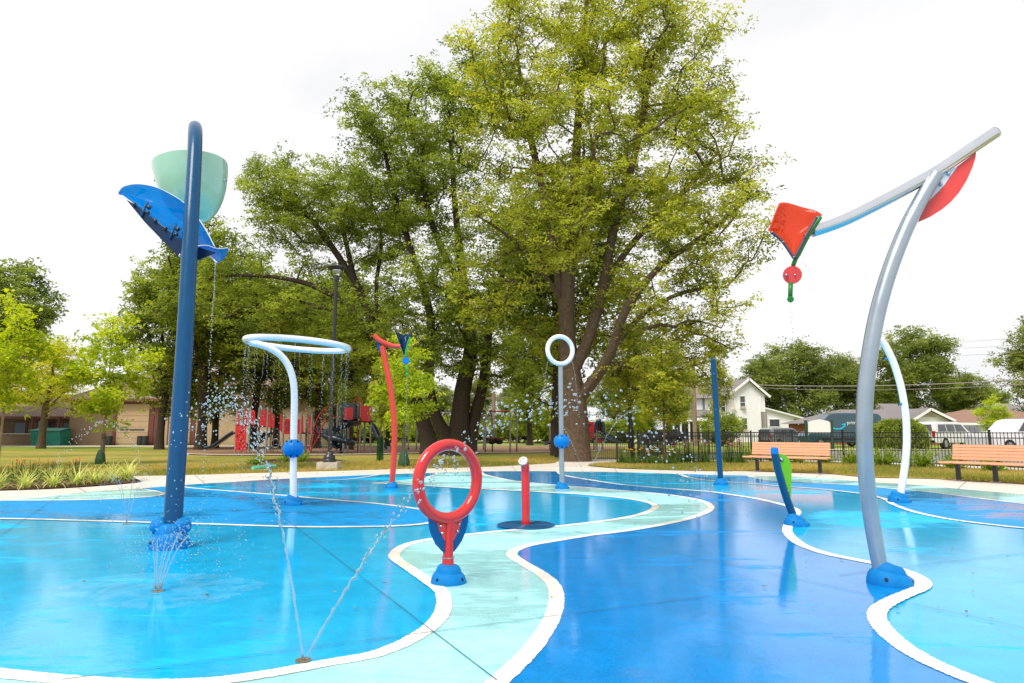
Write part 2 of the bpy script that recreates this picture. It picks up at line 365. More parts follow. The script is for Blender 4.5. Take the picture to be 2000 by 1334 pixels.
M['leaf_mid'] = leaf_mat('leaf_mid', lin(74, 98, 38), lin(186, 196, 82), .5)
M['leaf_dark'] = leaf_mat('leaf_dark', lin(86, 110, 46), lin(172, 184, 84), .5)
M['leaf_lime'] = leaf_mat('leaf_lime', lin(140, 166, 30), lin(220, 226, 80), .5)
M['leaf_gold'] = leaf_mat('leaf_gold', lin(176, 180, 44), lin(236, 230, 104), .5)
M['leaf_far'] = leaf_mat('leaf_far', lin(92, 112, 50), lin(170, 178, 90), .45)
M['variegated'] = leaf_mat('variegated_blade', lin(130, 156, 54), lin(244, 242, 160), .45)
M['juniper'] = leaf_mat('juniper_spray', lin(104, 136, 40), lin(186, 202, 78), .4)
M['grassblade'] = leaf_mat('grass_blade', lin(130, 140, 58), lin(212, 186, 108), .4)
M['flower_leaf'] = leaf_mat('flower_foliage', lin(58, 84, 36), lin(112, 140, 62), .35)
M['pink'] = pm('pink_petal', lin(214, 110, 150), .7); M['yellow'] = pm('yellow_petal', lin(240, 178, 20), .7)
M['orange_fl'] = pm('orange_petal', lin(232, 112, 22), .7); M['cream_fl'] = pm('cream_petal', lin(224, 214, 176), .7); M['cone'] = pm('flower_cone', lin(120, 58, 26), .8)
# ================================================================== THE GROUND
def gp(pts, n=6): return crom([G(*p).to_2d().to_3d() for p in pts], n)
def st(o, kind='structure'): o['kind'] = kind; return o
R0 = 900
st(sheet('ground', [(-R0, -60), (R0, -60), (R0, R0), (-R0, R0)], -.03, M['lawn']))
# lawn that stays green, far side
st(sheet('far_lawn', [(-200, 46), (-26, 46), (-8, 52), (12, 47), (22, 46), (60, 44), (200, 44), (200, 300), (-200, 300)], -.024, M['lawn_green']))

OUT = [(2260, 992), (2000, 966), (1895, 957), (1820, 950), (1770, 946), (1703, 942), (1580, 933), (1462, 929), (1400, 928), (1330, 925.6), (1260, 923.6), (1180, 921.6), (1102, 921), (1040, 920.4),
       (940, 921), (850, 923.4), (790, 925), (740, 927), (660, 930.5), (560, 935), (464, 940.6), (380, 945.6), (320, 950.6), (260, 955), (180, 960.5), (118, 967), (20, 977), (0, 978.6), (-170, 996), (-420, 1030)]
outc = gp(OUT)
close_ = [Vector((-9.6, 5, 0)), Vector((-10, 0, 0)), Vector((-8, -5, 0)), Vector((-4, -8, 0)), Vector((4, -8, 0)), Vector((9, -5, 0)), Vector((12, 0, 0)), Vector((13, 7, 0))]
pad = st(sheet('splash_pad', outc + close_, 0.0, M['cyan']))
# concrete walk round the pad
OUTER = [(2260, 962), (2000, 945), (1887, 939), (1820, 934.7), (1703, 932), (1640, 927), (1606, 924), (1544, 922.5), (1474, 920), (1440, 919.4), (1400, 919.8), (1280, 917), (1200, 914), (1148, 909), (1170, 906), (1215, 903.6)]
OUTER2 = [(1082, 904.2), (1000, 909), (910, 912.6), (800, 915), (740, 916.6), (660, 919), (560, 921.5), (460, 924.4), (380, 926.6), (270, 929), (150, 931), (0, 934), (-250, 941), (-500, 950)]
walk_out = gp(OUTER) + [Vector((4.9, 30.5, 0)), Vector((2.4, 31.5, 0))] + gp(OUTER2)
st(sheet('concrete_walk', walk_out + [Vector((-15, 2, 0)), Vector((-11, -8, 0)), Vector((-5, -12, 0)), Vector((5, -12, 0)), Vector((12, -8, 0)), Vector((17, 3, 0))], -.012, M['concrete']))
for a, b in [((1887, 939), (1870, 955)), ((1606, 924), (1590, 934)), ((1400, 920), (1395, 928)), ((1200, 914), (1205, 922)), ((1000, 909), (1008, 921)), ((800, 915), (812, 924)), ((560, 921.5), (580, 934)), ((380, 926.6), (400, 944)), ((150, 950), (170, 961))]:
    ribbon('walk_joint', [G(*a), G(*b)], .02, -.007, M['concrete_dark'], bpy.data.objects['concrete_walk'])

L1 = [(-420, 1262), (-200, 1292), (0, 1317), (120, 1329), (280, 1337.5), (400, 1334), (480, 1325), (560, 1312), (640, 1297), (720, 1283), (770, 1266.6), (808, 1248), (840, 1226.6), (860, 1205), (867, 1185), (866.5, 1166), (859, 1153), (838, 1138), (820, 1125), (795, 1108), (776, 1095), (770, 1084), (784, 1070), (807, 1061), (843, 1054),
      (908, 1046), (970, 1039), (1033, 1034), (1083, 1029.5), (1146, 1022.5), (1200, 1015.5), (1240, 1008), (1264, 1001), (1279, 993), (1278, 986.5), (1262, 981), (1236, 976), (1200, 971.5), (1160, 968), (1120, 965), (1080, 963), (1036, 960), (940, 955.6), (880, 952), (812, 947.6), (780, 946), (729, 944.6)]
L1b = [(729, 944.6), (760, 941.5), (780, 939.5), (810, 936.4), (838, 931.5), (850, 927), (850, 923.4)]
L2 = [(938, 921.5), (944, 926.5), (960, 931), (990, 937.5), (1020, 941.6), (1080, 947.6), (1140, 952.2), (1200, 957.6), (1260, 962.4), (1310, 967.5), (1350, 974), (1376, 981), (1388, 990), (1384, 998), (1370, 1005), (1340, 1015), (1280, 1027.6), (1220, 1037.6), (1146, 1047), (1071, 1059), (1033, 1066), (1009, 1074), (1000, 1082), (1006, 1091), (1033, 1107.7), (1058, 1122.7),
      (1078, 1140), (1086.5, 1160), (1085.6, 1183), (1078, 1210), (1063, 1236), (1043, 1264), (1015.5, 1294), (980, 1328), (930, 1372), (880, 1415)]
L3 = [(1090, 921), (1095, 926), (1106, 929.6), (1120, 932.4), (1160, 939), (1200, 945), (1240, 949.4), (1300, 954.4), (1380, 960.2), (1420, 965.4), (1480, 975), (1520, 984), (1546, 992), (1556, 999), (1553, 1008), (1543, 1020), (1538, 1032), (1540, 1043), (1557.6, 1060), (1587.6, 1074), (1625, 1085), (1663, 1092.6), (1700, 1100), (1738, 1108), (1770, 1117.7), (1795, 1130),
      (1804, 1140), (1798, 1150), (1775, 1160), (1745, 1173), (1720, 1188), (1712.6, 1203), (1718, 1220), (1738, 1243), (1770, 1268), (1813, 1293), (1863, 1315.5), (1913, 1335), (2010, 1368), (2150, 1410)]
L4 = [(1312, 925), (1330, 927.6), (1346, 933), (1370, 937.4), (1400, 940.4), (1480, 946), (1520, 949.6), (1600, 955.4), (1678, 964), (1706, 969), (1730, 976), (1746, 986), (1775, 997), (1805, 1005), (1850, 1014), (1895, 1020.5), (1955, 1027.4), (2000, 1032), (2260, 1052)]
L5 = [(1460, 929), (1476, 934), (1508, 939), (1580, 943), (1678, 948.4), (1740, 954.6), (1800, 960), (1850, 966), (1925, 975.5), (2000, 984.5), (2260, 1014)]
L6 = [(346, 949), (380, 954), (480, 962), (564, 969), (660, 977.6), (740, 984.6), (826, 996), (856, 1003), (868, 1009)]
L7 = [(-420, 1006), (0, 1013.4), (100, 1015.6), (200, 1018.4), (314, 1021.6), (400, 1024.2), (500, 1027.4), (580, 1029.6), (660, 1030), (780, 1027.8), (842, 1021), (868, 1009)]
L8 = [(10, 978), (100, 977.6), (180, 976.4), (240, 974), (290, 970.6), (314, 967), (317, 963.4), (298, 959), (268, 954.6)]
L9 = [(462, 941), (520, 941), (600, 939.6), (660, 937.6), (700, 934), (742, 927.2)]
c1, c1b, c2, c3, c4, c5, c6, c7, c8, c9 = (gp(x, 7) for x in (L1, L1b, L2, L3, L4, L5, L6, L7, L8, L9))
def seg(px0, px1):      # part of the pad's outline between two pixel columns, from right to left
    def u(p): return p.x/p.y
    a, b = G(px0, 940), G(px1, 940)
    return [p for p in outc if u(b) < u(p) < u(a)]
Z1, Z2 = .004, .008
def zone(pts, m): return sheet('painted_area', pts, Z1, M[m], pad)
zone(c1 + c1b[1:] + seg(938, 850)[::-1] + c2 + [Vector((-1.5, -1.0, 0)), Vector((-2.6, -6.4, 0)), Vector((-6.5, -4.6, 0)), Vector((-7.6, 0, 0)), Vector((-6.4, 3.2, 0))], 'aqua')
zone(c2[::-1] + seg(1090, 938)[::-1] + c3 + [Vector((4.6, 1.2, 0)), Vector((5.6, -5.6, 0)), Vector((-2.2, -6.6, 0)), Vector((-1.3, -1.0, 0))], 'deep')
zone(c4[::-1] + seg(1460, 1312)[::-1] + c5, 'deep_dry')
zone(c5[::-1] + seg(2240, 1460)[::-1], 'aqua')
zone(c7 + c6[::-1] + seg(346, 268) + c8[::-1] + seg(10, -420), 'deep_dry')
zone(c8 + seg(268, 10), 'aqua')
zone(c9 + seg(742, 462), 'deep_dry')
for i, (c, wd) in enumerate([(c1 + c1b[1:], .112), (c2, .112), (c3, .118), (c4, .10), (c5, .085), (c6, .10), (c7, .10), (c8, .10), (c9, .085)]):
    fine = crom(c[::2] + ([c[-1]] if len(c) % 2 == 0 else []), 5)
    ribbon('painted_line', fine, wd, Z2, M['line'], pad, .0045, i)
for a, b in [((118, 968), (0, 1048)), ((464, 942), (970, 1332)), ((120, 1331), (1390, 1165.5)), ((1083, 1030), (2000, 1229)), ((0, 1123.4), (1338, 1035)), ((1640, 1125), (2000, 1081)), ((1520, 1040), (2000, 1120)), ((1180, 922), (1290, 990))]:
    A, B = G(*a), G(*b); ribbon('saw_joint', [A.lerp(B, k/40) for k in range(41)], .006, .0115, M['joint'], pad, .0010, 5)

# thin rippling water lying on the pad
def puddle(c, rx, ry, seed, rz=0.0):
    rr = random.Random(seed); k = 64; ph = [rr.uniform(0, 6.28) for _ in range(5)]
    pts = []
    for i in range(k):
        a = 2*math.pi*i/k; f = 1 + sum(.13/(j+1)*math.sin((j+2)*a+ph[j]) for j in range(5)) + rr.uniform(-.05, .05)
        p = Vector((math.cos(a)*rx*f, math.sin(a)*ry*f, 0)); p.rotate(Matrix.Rotation(rz, 3, 'Z')); pts.append(Vector(c)+p)
    o = sheet('water_puddle', pts, .0135, M['film'])
    return tag(o, kind='stuff', cat='puddle')
for i, (px, py, rx, ry, rz, lb) in enumerate([(316, 1152, .74, .58, 0, 'rippling round puddle under the splashing fountain by the bucket pole'), (246, 1024, .7, .5, 0, 'thin rippling puddle under the farther small fountain at left')]):
    puddle(G(px, py), rx, ry, 40+i, rz)['label'] = lb

# other ground pieces
bed = [(272, 938), (268, 942), (180, 949.5), (80, 955), (0, 957.6), (-200, 966), (-420, 975), (-440, 962), (-200, 942), (0, 937.6), (60, 934), (140, 932), (220, 931.5), (262, 934)]
st(sheet('planting_bed', gp(bed, 4), .012, M['mulch']))
# grassed strip between walk and fence, with a mulch bed along the fence
st(sheet('grass_strip', [G(*p) for p in [(2260, 961), (2000, 944.4), (1887, 938.4), (1820, 934.1), (1703, 931.4), (1640, 926.4), (1606, 923.4), (1544, 921.9), (1474, 919.4), (1440, 918.8), (1400, 919.2), (1280, 916.4), (1200, 913.4), (1148, 908.6), (1170, 905.6), (1215, 903.2)]] + [Vector((4.9, 28.2, 0)), Vector((9.7, 27.4, 0)), Vector((12.6, 26.6, 0)), Vector((15.1, 22.0, 0)), Vector((18, 16.6, 0))], -.006, M['lawn']))
st(sheet('fence_bed', [(6.2, 28.0), (9.7, 27.3), (12.55, 26.5), (15.1, 21.9), (18.2, 16.2), (17.0, 16.0), (14.2, 21.2), (11.8, 24.9), (9.2, 25.9), (6.0, 26.6)], .002, M['mulch']))
st(sheet('sidewalk', [(5.0, 29.2), (9.8, 28.3), (13.2, 27.1), (15.9, 22.3), (19.0, 16.0), (21.0, 16.0), (17.6, 23.4), (14.9, 28.8), (10.4, 30.4), (5.4, 31.4)], -.008, M['walk']))
st(sheet('street', [(7, 31.4), (10.4, 30.8), (15.4, 29.2), (18.2, 24), (22, 16), (120, 16), (120, 40), (60, 41), (34, 42.5), (22, 44.5), (14.5, 40), (9, 36.5)], -.016, M['asphalt']))
st(sheet('kerb', [(9, 36.7), (14.5, 40.2), (22, 44.7), (34, 42.7), (60, 41.2), (120, 40.2), (120, 41.4), (60, 42.3), (34, 43.8), (21.8, 45.9), (14, 41.2), (8.6, 37.4)], .06, M['walk']))
st(sheet('playground_surface', gp([(330, 884), (420, 888), (540, 888), (700, 887), (800, 885), (900, 884), (1010, 883.5), (1100, 882), (1180, 879)], 4) + [Vector((10, 58, 0)), Vector((-26, 58, 0)), Vector((-24, 48, 0))], -.018, M['chips']))
st(sheet('playground_edging', gp([(330, 885), (420, 889), (540, 889), (700, 888), (800, 886), (900, 885), (1010, 884.5), (1100, 883), (1180, 880)], 4) + gp([(330, 884), (420, 888), (540, 888), (700, 887), (800, 885), (900, 884), (1010, 883.5), (1100, 882), (1180, 879)], 4)[::-1], .02, M['walk']))
st(sheet('park_path', [(-40, 56), (-20, 60), (0, 62), (20, 58), (20, 59.5), (0, 63.6), (-20, 61.6), (-40, 57.4)], -.010, M['walk']))
st(sheet('far_road', [(-26, 84), (0, 92), (30, 84), (30, 94), (0, 104), (-26, 95)], -.006, M['walk']))
st(sheet('building_apron', [(-62, 56), (-30, 56), (-17, 58), (-17, 60.5), (-62, 60.5)], -.008, M['walk']))
# ================================================================== SPLASH PAD FEATURES
def base_cover(parent, c, R, H, tilt=.18, yaw=0.0, lumps=False):
    """two moulded tiers with a slanting groove and bolt pockets"""
    c = Vector(c); n = 36
    def tier(r0, r1, z0, z1, sl, name, off=(0, 0)):
        rows = []
        for (f, g) in [(1.0, 0), (1.01, .12), (1.0, .35), (.955, .62), (.87, .84), (.74, .96), (.42, 1.0)]:
            row = []
            for k in range(n):
                a = 2*math.pi*k/n; r = (r0 + (r1-r0)*g)*f if g < .6 else (r0+(r1-r0)*g)*f
                top = z1 + sl*math.cos(a-yaw)*R
                lo = z0 + (sl*math.cos(a-yaw)*R*.9 if z0 > .001 else 0)
                row.append(c + Vector((math.cos(a)*r+off[0], math.sin(a)*r+off[1], lo + (top-lo)*g)))
            rows.append(row)
        b = MB(); vs_ = [p for r in rows for p in r]; fs = [(i*n+k, i*n+(k+1) % n, (i+1)*n+(k+1) % n, (i+1)*n+k) for i in range(len(rows)-1) for k in range(n)]
        fs.append(tuple((len(rows)-1)*n+k for k in range(n)))
        return b.add(vs_, fs).build(name, M['blue_cover'], parent, True)
    low = tier(R, R*.93, 0, H*.62, -tilt, 'base_cover')
    up = tier(R*.74, R*.66, H*.50, H*.98, -tilt*.75, 'base_cap')
    for k, a in enumerate((-.55, -2.2, 1.3)):
        rr_ = R*.955; p = c + Vector((math.cos(a)*rr_, math.sin(a)*rr_, H*.30 - tilt*math.cos(a-yaw)*R*.55))
        d = Vector((math.cos(a), math.sin(a), .55)).normalized(); Mx = d.to_track_quat('Z', 'Y').to_matrix()
        MB().lathe([(R*.085, -.02), (R*.085, R*.02), (R*.05, R*.021)], 10, p, Mx, True, True).build('bolt_pocket', M['hole'], low)
    if lumps: pass
    return low
def bolt(parent, p, d, r=.014, m='steel'):
    Mx = Vector(d).to_track_quat('Z', 'Y').to_matrix()
    return MB().lathe([(r*1.3, -.01), (r*1.3, .004), (r, .008), (r*.8, .016), (r*.3, .019)], 12, p, Mx, True, True).build('bolt', M[m], parent, True)
def pxtube(path, n=6): return crom([P(*p) for p in path], n)

# ---- tipping bucket on its bent blue pole
B0 = G(330, 1070)
t = thing('tipping_bucket', 'tall dark blue bent pole carrying a seafoam bucket and blue chute', 'water feature', B0)
YB = B0.y
path = [(336, 1062, YB), (340, 985, YB+.02), (349, 850, YB+.12), (358, 710, YB+.26), (366, 570, YB+.44), (373.5, 430, YB+.66), (379, 330, YB+.90), (381.5, 278, YB+1.08), (382, 254, YB+1.28), (381, 248, YB+1.55), (379.5, 258, YB+1.80), (378, 290, YB+1.98), (376, 330, YB+2.04)]
pp = pxtube(path, 8); m_ = len(pp)
MB().tube(pp, [.094 - .016*i/m_ for i in range(m_)], 24).build('pole', M['blue_pole'], t, True, angle=40)
bc = base_cover(t, B0, .205, .25, .1, 2.2)
# rounded shoulders of the big base
sh = MB()
for dx, dy, r in ((-.10, -.01, .105), (.10, .02, .105), (.0, .08, .10)): sh.sphere(B0+Vector((dx, dy, .22)), (r, r, .095), 18, 10)
sh.build('base_shoulder', M['blue_cover'], t, True)
# bucket
BC = P(371.5, 322, YB+2.05); BB = P(383, 436, YB+2.05); ax = (BC-BB).normalized(); hB = (BC-BB).length
Mx = ax.to_track_quat('Z', 'Y').to_matrix(); rB = PX(69.5, YB+2.05)*1.02
prof = [(.03, 0), (.16, .012), (.32, .04), (.46, .10), (.58, .18), (.70, .29), (.80, .42), (.89, .58), (.955, .76), (.99, .90), (1.0, 1.0), (.975, 1.0), (.93, .76), (.78, .42), (.56, .20), (.30, .07), (.02, .035)]
bk = MB().lathe([(r*rB, z*hB) for r, z in prof], 48, BB, Mx, True, True).build('bucket', M['seafoam'], t, True, angle=50)
MB().tube([P(376, 330, YB+2.04), P(376, 372, YB+2.05)], .05, 14).build('hanger', M['blue_pole'], t, True)
MB().tube([P(302, 352, YB+2.05), P(441, 352, YB+2.05)], .022, 12).build('axle', M['steel'], bk, True)
# chute: a leaf-shaped trough in blue acrylic, curved about its long axis
up_e = [(232, 375, .25), (240, 366, .42), (262, 361, .62), (288, 363, .78), (315, 371, .86), (343, 385.6, .90), (364, 401, .92), (387, 427, .9), (405, 455, .86), (420, 484, .82)]
lo_e = [(232, 376, .25), (238, 380, .24), (250, 389, .24), (268, 402, .24), (288, 418, .25), (310, 435, .26), (332, 453, .27), (352, 468, .28), (372, 480, .3), (392, 492, .34)]
rows = []
for (a, b_) in zip(crom([P(x, y, YB+.55+d) for x, y, d in up_e], 5), crom([P(x, y, YB+.55+d) for x, y, d in lo_e], 5)):
    row = []
    for j in range(9):
        s_ = j/8; p = a.lerp(b_, s_); p = p + Vector((0, .16*math.sin(math.pi*s_)*min(1, (a-b_).length/.5), -.03*math.sin(math.pi*s_))); row.append(p)
    rows.append(row)
ch = MB().grid(rows).build('chute', M['acr_blue'], t, True)
sd = ch.modifiers.new('thickness', 'SOLIDIFY'); sd.thickness = .012
MB().tube([r[0]+Vector((0, -.004, .004)) for r in rows], .009, 6).build('rim', M['white_plate'], ch, True)
# dark mounting plate beneath
pl = [(247, 390), (268, 402), (302, 429), (340, 460), (366, 477), (398, 486), (422, 493.5), (400, 503), (378, 511.5), (362, 508), (350, 503), (318, 470), (284, 435)]
MB().plate([P(x, y, YB+.74) for x, y in pl], .02, (0, 1, 0)).build('mounting_plate', M['navy_plate'], t)
for (x, y) in ((283, 409), (339, 452)):
    bkt = MB().tube(crom([P(x-7, y+14, YB+.72), P(x-2, y, YB+.73), P(x+5, y-14, YB+.86)], 4), .016, 8).build('bracket', M['blue_pole'], t, True)
    bolt(bkt, P(x+8, y-4, YB+.78), (0, -1, .2), .022, 'black'); bolt(bkt, P(x+5, y+6, YB+.74), (0, -1, .2), .022, 'black')
for (x, y) in ((262, 399), (303, 431), (323, 446)): bolt(t, P(x, y, YB+.72), (0, -1, .2), .02, 'black')
bolt(t, P(352, 499, YB+.7), (0, -1, 0), .018); bolt(t, P(379, 502, YB+.7), (0, -1, 0), .018)
# pouring lip
lip_a = [(379, 484, .82), (388, 480.5, .88), (405, 480, .95), (420, 485, 1.0), (434, 486, 1.02), (445, 484, 1.02)]
lip_b = [(379, 489, .76), (388, 494, .72), (404, 497, .70), (414, 504, .68), (420, 510, .66), (424, 513, .66)]
rows = [[a.lerp(b_, j/6)+Vector((0, .07*math.sin(math.pi*j/6), 0)) for j in range(7)] for a, b_ in zip(crom([P(x, y, YB+.1+d) for x, y, d in lip_a], 4), crom([P(x, y, YB+.1+d) for x, y, d in lip_b], 4))]
lp = MB().grid(rows).build('pouring_lip', M['acr_blue'], t, True); sd = lp.modifiers.new('thickness', 'SOLIDIFY'); sd.thickness = .012
MB().tube([r[0] for r in rows], .010, 6).build('rim', M['white_plate'], lp, True)
MB().tube([r[-1] for r in rows], .010, 6).build('rim', M['white_plate'], lp, True)

def ribbed_ball(parent, c, r, h):
    n, m2 = 48, 14; rows = []
    for i in range(m2+1):
        ph = math.pi*i/m2; row = []
        for k in range(n):
            a = 2*math.pi*k/n; g = 1 - .05*abs(math.cos(a*8))**6
            s_ = max(math.sin(ph), .28)**.8
            row.append(Vector(c)+Vector((math.cos(a)*r*s_*g, math.sin(a)*r*s_*g, -math.cos(ph)*h)))
        rows.append(row)
    b = MB(); fs = [(i*n+k, i*n+(k+1) % n, (i+1)*n+(k+1) % n, (i+1)*n+k) for i in range(m2) for k in range(n)]
    fs += [tuple(range(n))[::-1], tuple(m2*n+k for k in range(n))]
    bl = b.add([p for r_ in rows for p in r_], fs).build('ribbed_ball', M['blue_cap'], parent, True, angle=70)
    for a in (-.7, -1.6, -2.4):
        for z in (-.8, .8):
            p = Vector(c)+Vector((math.cos(a)*r*.72, math.sin(a)*r*.72, z*h)); Mx = Vector((math.cos(a), math.sin(a), z)).to_track_quat('Z', 'Y').to_matrix()
            MB().lathe([(r*.09, -.02), (r*.09, .008), (r*.05, .009)], 8, p, Mx, True, True).build('bolt_pocket', M['hole'], bl)
    return bl

# ---- overhead shower ring
R0_ = G(574, 986); YR = R0_.y
t = thing('overhead_shower_ring', 'white curved post with a large overhead shower ring and blue ball', 'water feature', R0_)
path = [(573, 984, YR), (573, 900, YR), (574, 830, YR), (575, 775, YR), (572, 741, YR-.02), (563, 714, YR-.05), (548, 694, YR-.10), (528, 680.5, YR-.16), (508, 673, YR-.2), (489, 669, YR-.22)]
pp = pxtube(path, 8); MB().tube(pp, .0575, 24).build('post', M['white_paint'], t, True, angle=40)
cR = P(582, 673, YR); rR = PX(97, YR)
ringp = []
for k in range(72):
    a = 2*math.pi*k/72; ringp.append(cR + Vector((math.cos(a)*rR, math.sin(a)*rR, -.052*math.cos(a))))
MB().tube(ringp, .054, 20, closed=True).build('ring', M['white_paint'], t, True)
ribbed_ball(t, P(573, 876, YR), .172, .150)
base_cover(t, R0_, .18, .15, .22, 0)
RING_DRIPS = [ringp[k] for k in range(0, 72, 3)]

# ---- small flyer: coral post with navy kite
F0 = G(764, 953); YF = F0.y
t = thing('small_kite_flyer', 'coral red bent post flying a small navy kite before the sapling', 'water feature', F0)
pp = pxtube([(765, 951, YF), (769, 900, YF), (770.5, 850, YF), (768, 800, YF), (761, 748, YF), (752, 705, YF), (747, 676, YF)], 7); MB().tube(pp, .062, 20).build('post', M['coral'], t, True, angle=40)
pp = pxtube([(730.5, 654.5, YF-.02), (738, 662, YF-.02), (750, 669, YF-.02), (765, 675, YF-.02), (782, 677, YF-.02)], 7); MB().tube(pp, .052, 20).build('arm', M['coral'], t, True, angle=40)
MB().plate([P(x, y, YF+.02) for x, y in [(735, 664), (739, 670), (744, 682), (747, 694), (741, 687), (736, 676)]], .02, (0, 1, 0)).build('fin', M['blue_fin'], t)
def kite_sheet(corners, Y, bow, n=9):
    tl, tr_, tip = (P(c[0], c[1], Y) for c in corners[:3]); notch = P(corners[3][0], corners[3][1], Y)
    rows = []
    for i in range(n):
        s_ = i/(n-1); e0 = tl.lerp(tip, s_); e1 = tr_.lerp(tip, s_); row = []
        for j in range(n):
            u = j/(n-1); p = e0.lerp(e1, u); w_ = 4*u*(1-u)
            p = p + Vector((0, bow*w_*(1-s_), 0)) + (notch - (tl+tr_)/2)*w_*(1-s_)**2; row.append(p)
        rows.append(row)
    return MB().grid(rows)
k_ = kite_sheet([(772, 645.5), (806, 645.5), (789.5, 693), (789, 652)], YF-.04, .16).build('kite', M['acr_navy'], t, True); sd = k_.modifiers.new('thickness', 'SOLIDIFY'); sd.thickness = .012
MB().tube(pxtube([(801, 658, YF-.08), (796, 672, YF-.08), (792.5, 688, YF-.08), (792, 697, YF-.08)], 5), .017, 10).build('stem', M['green_stem2'], t, True)
MB().lathe([(.075, -.02), (.08, -.01), (.08, .01), (.075, .02)], 20, P(793, 704.6, YF-.08), Matrix.Rotation(math.pi/2, 3, 'X') @ Matrix.Rotation(.0, 3, 'Z'), True, True).build('disc', M['blue_cap'], t, True, angle=40).scale = (1, 1, 1)
MB().tube([P(793.5, 712, YF-.08), P(795, 730, YF-.08)], .019, 10).build('stem', M['green_stem2'], t, True)
MB().sphere(P(795, 731, YF-.08), .034).build('nozzle', M['green_stem2'], t, True)
base_cover(t, F0, .155, .125, .2, 3.0)
FLY_DRIP = P(795, 733, YF-.08)

# ---- red ring in the foreground
Q0 = G(876, 1139); YQ = Q0.y
t = thing('water_ring', 'red ring on a short red post with blue fins in the foreground', 'water feature', Q0)
yaw = -math.acos(.745)          # left side nearer the lens
ux = Vector((math.cos(yaw), -math.sin(yaw)*-1, 0)); ux = Vector((math.cos(yaw), -math.sin(yaw), 0)); uz = Vector((0, 0, 1)); un = Vector((ux.y, -ux.x, 0))
sQ = YQ*1.0/FPX
def QP(dx, py, off=0.0): 
    c = P(876.5, py, YQ); return c + ux*(dx*sQ/.745) + un*off
MB().tube([P(875, 1128, YQ), P(875, 1088, YQ)], .0475, 22).build('lower_post', M['red'], t, True, angle=40)
MB().tube([P(875, 1089.5, YQ), P(875, 1087.6, YQ)], .0478, 22).build('collar', M['steel'], t, True, angle=40)
MB().tube([P(875, 1088, YQ), P(877.5, 1016, YQ)], [.0415, .040], 22).build('upper_post', M['red'], t, True, angle=40)
cQ = P(876, 940, YQ); rQ = 69.5*sQ*1.0
qr = [cQ + ux*math.cos(a)*rQ + uz*math.sin(a)*rQ for a in [2*math.pi*k/80 for k in range(80)]]
ringo = MB().tube(qr, .0470, 24, closed=True).build('ring', M['red'], t, True)
WATER_RING = (cQ, ux, uz, un, rQ, .0470)
for s_ in (-1, 1):
    MB().plate([QP(s_*dx, py) for dx, py in [(9, 1006), (34, 1002), (34.5, 1012), (33, 1027), (29, 1043), (22, 1060), (13, 1073), (8, 1079), (8, 1054), (17, 1038), (21, 1020), (22, 1010)]], .016, un).build('fin', M['blue_fin'], t)
    pl_ = MB().plate([QP(s_*dx, py) for dx, py in [(6, 1008), (22.5, 1008), (21, 1022), (16.5, 1038), (8, 1055), (6, 1055)]], .022, un).build('bolt_plate', M['red_fin'], t)
    for dx, py in ((16, 1025), (13.5, 1039)): bolt(pl_, QP(s_*dx, py, -.012 if un.y > 0 else .012), un*(-1 if un.y > 0 else 1), .011)
base_cover(t, Q0, .142, .150, .05, .5)

# ---- red activator bollard and round drain
A0 = G(1027, 1027.5); YA = A0.y
t = thing('drain_grate', 'round dark blue drain grate around the red activator post', 'drain', A0)
MB().lathe([(.372, .012), (.372, .02), (.06, .02)], 48, A0, None, False, True).build('plate', M['grate'], t, True, angle=30)
for k in range(8): MB().tube([A0+Vector((math.cos(a)*(.08+.038*k), math.sin(a)*(.08+.038*k), .021)) for a in [2*math.pi*j/40 for j in range(40)]], .007, 5, closed=True).build('ridge', M['blue_pole'], t, True)
t = thing('activator_post', 'slim red post with a bent head and white button face', 'activator', A0+Vector((0, 0, .021)))
ap = [P(1027, 1026, YA), P(1027, 985, YA), P(1026.5, 945, YA), P(1026.3, 922, YA-.003), P(1025.6, 911, YA-.02), P(1023.4, 903, YA-.05)]
apc = crom(ap, 7); MB().tube(apc, .0545, 22).build('post', M['red'], t, True, angle=40)
dA = (apc[-1]-apc[-2]).normalized()*.55 + Vector((-.28, -.75, .35)); dA.normalize(); Mx = dA.to_track_quat('Z', 'Y').to_matrix(); cA = P(1021.5, 900, YA-.075)
fa = MB().lathe([(.050, -.03), (.058, -.012), (.058, .006), (.054, .012)], 28, cA, Mx, True, True).build('button_face', M['white_paint'], t, True, angle=30)
MB().lathe([(.037, .012), (.037, .0145), (.027, .0145), (.027, .012)], 28, cA, Mx).build('black_band', M['black'], fa)
MB().lathe([(.013, .012), (.013, .015)], 3, cA, Mx, True, True).build('blue_mark', M['blue_cap'], fa)

# ---- white ring on a post
W0 = G(1098, 954.5); YW = W0.y
t = thing('misting_ring_post', 'pale post with an upright ring on top and blue ball in front of big tree', 'water feature', W0)
MB().tube([P(1098, 950, YW), P(1096.5, 870, YW), P(1094.5, 716, YW)], [.056, .053, .050], 20).build('post', M['silver'], t, True, angle=40)
cW = P(1094, 684, YW); rW = PX(26.3, YW)*1.03; uw = Vector((math.cos(.38), math.sin(.38), 0))
MB().tube([cW + uw*math.cos(a)*rW + uz*math.sin(a)*rW for a in [2*math.pi*k/64 for k in range(64)]], .050, 20, closed=True).build('ring', M['white_paint'], t, True)
ribbed_ball(t, P(1097, 862, YW), .172, .150)
base_cover(t, W0, .155, .135, .12, 0)
WRING = (cW, uw, rW)

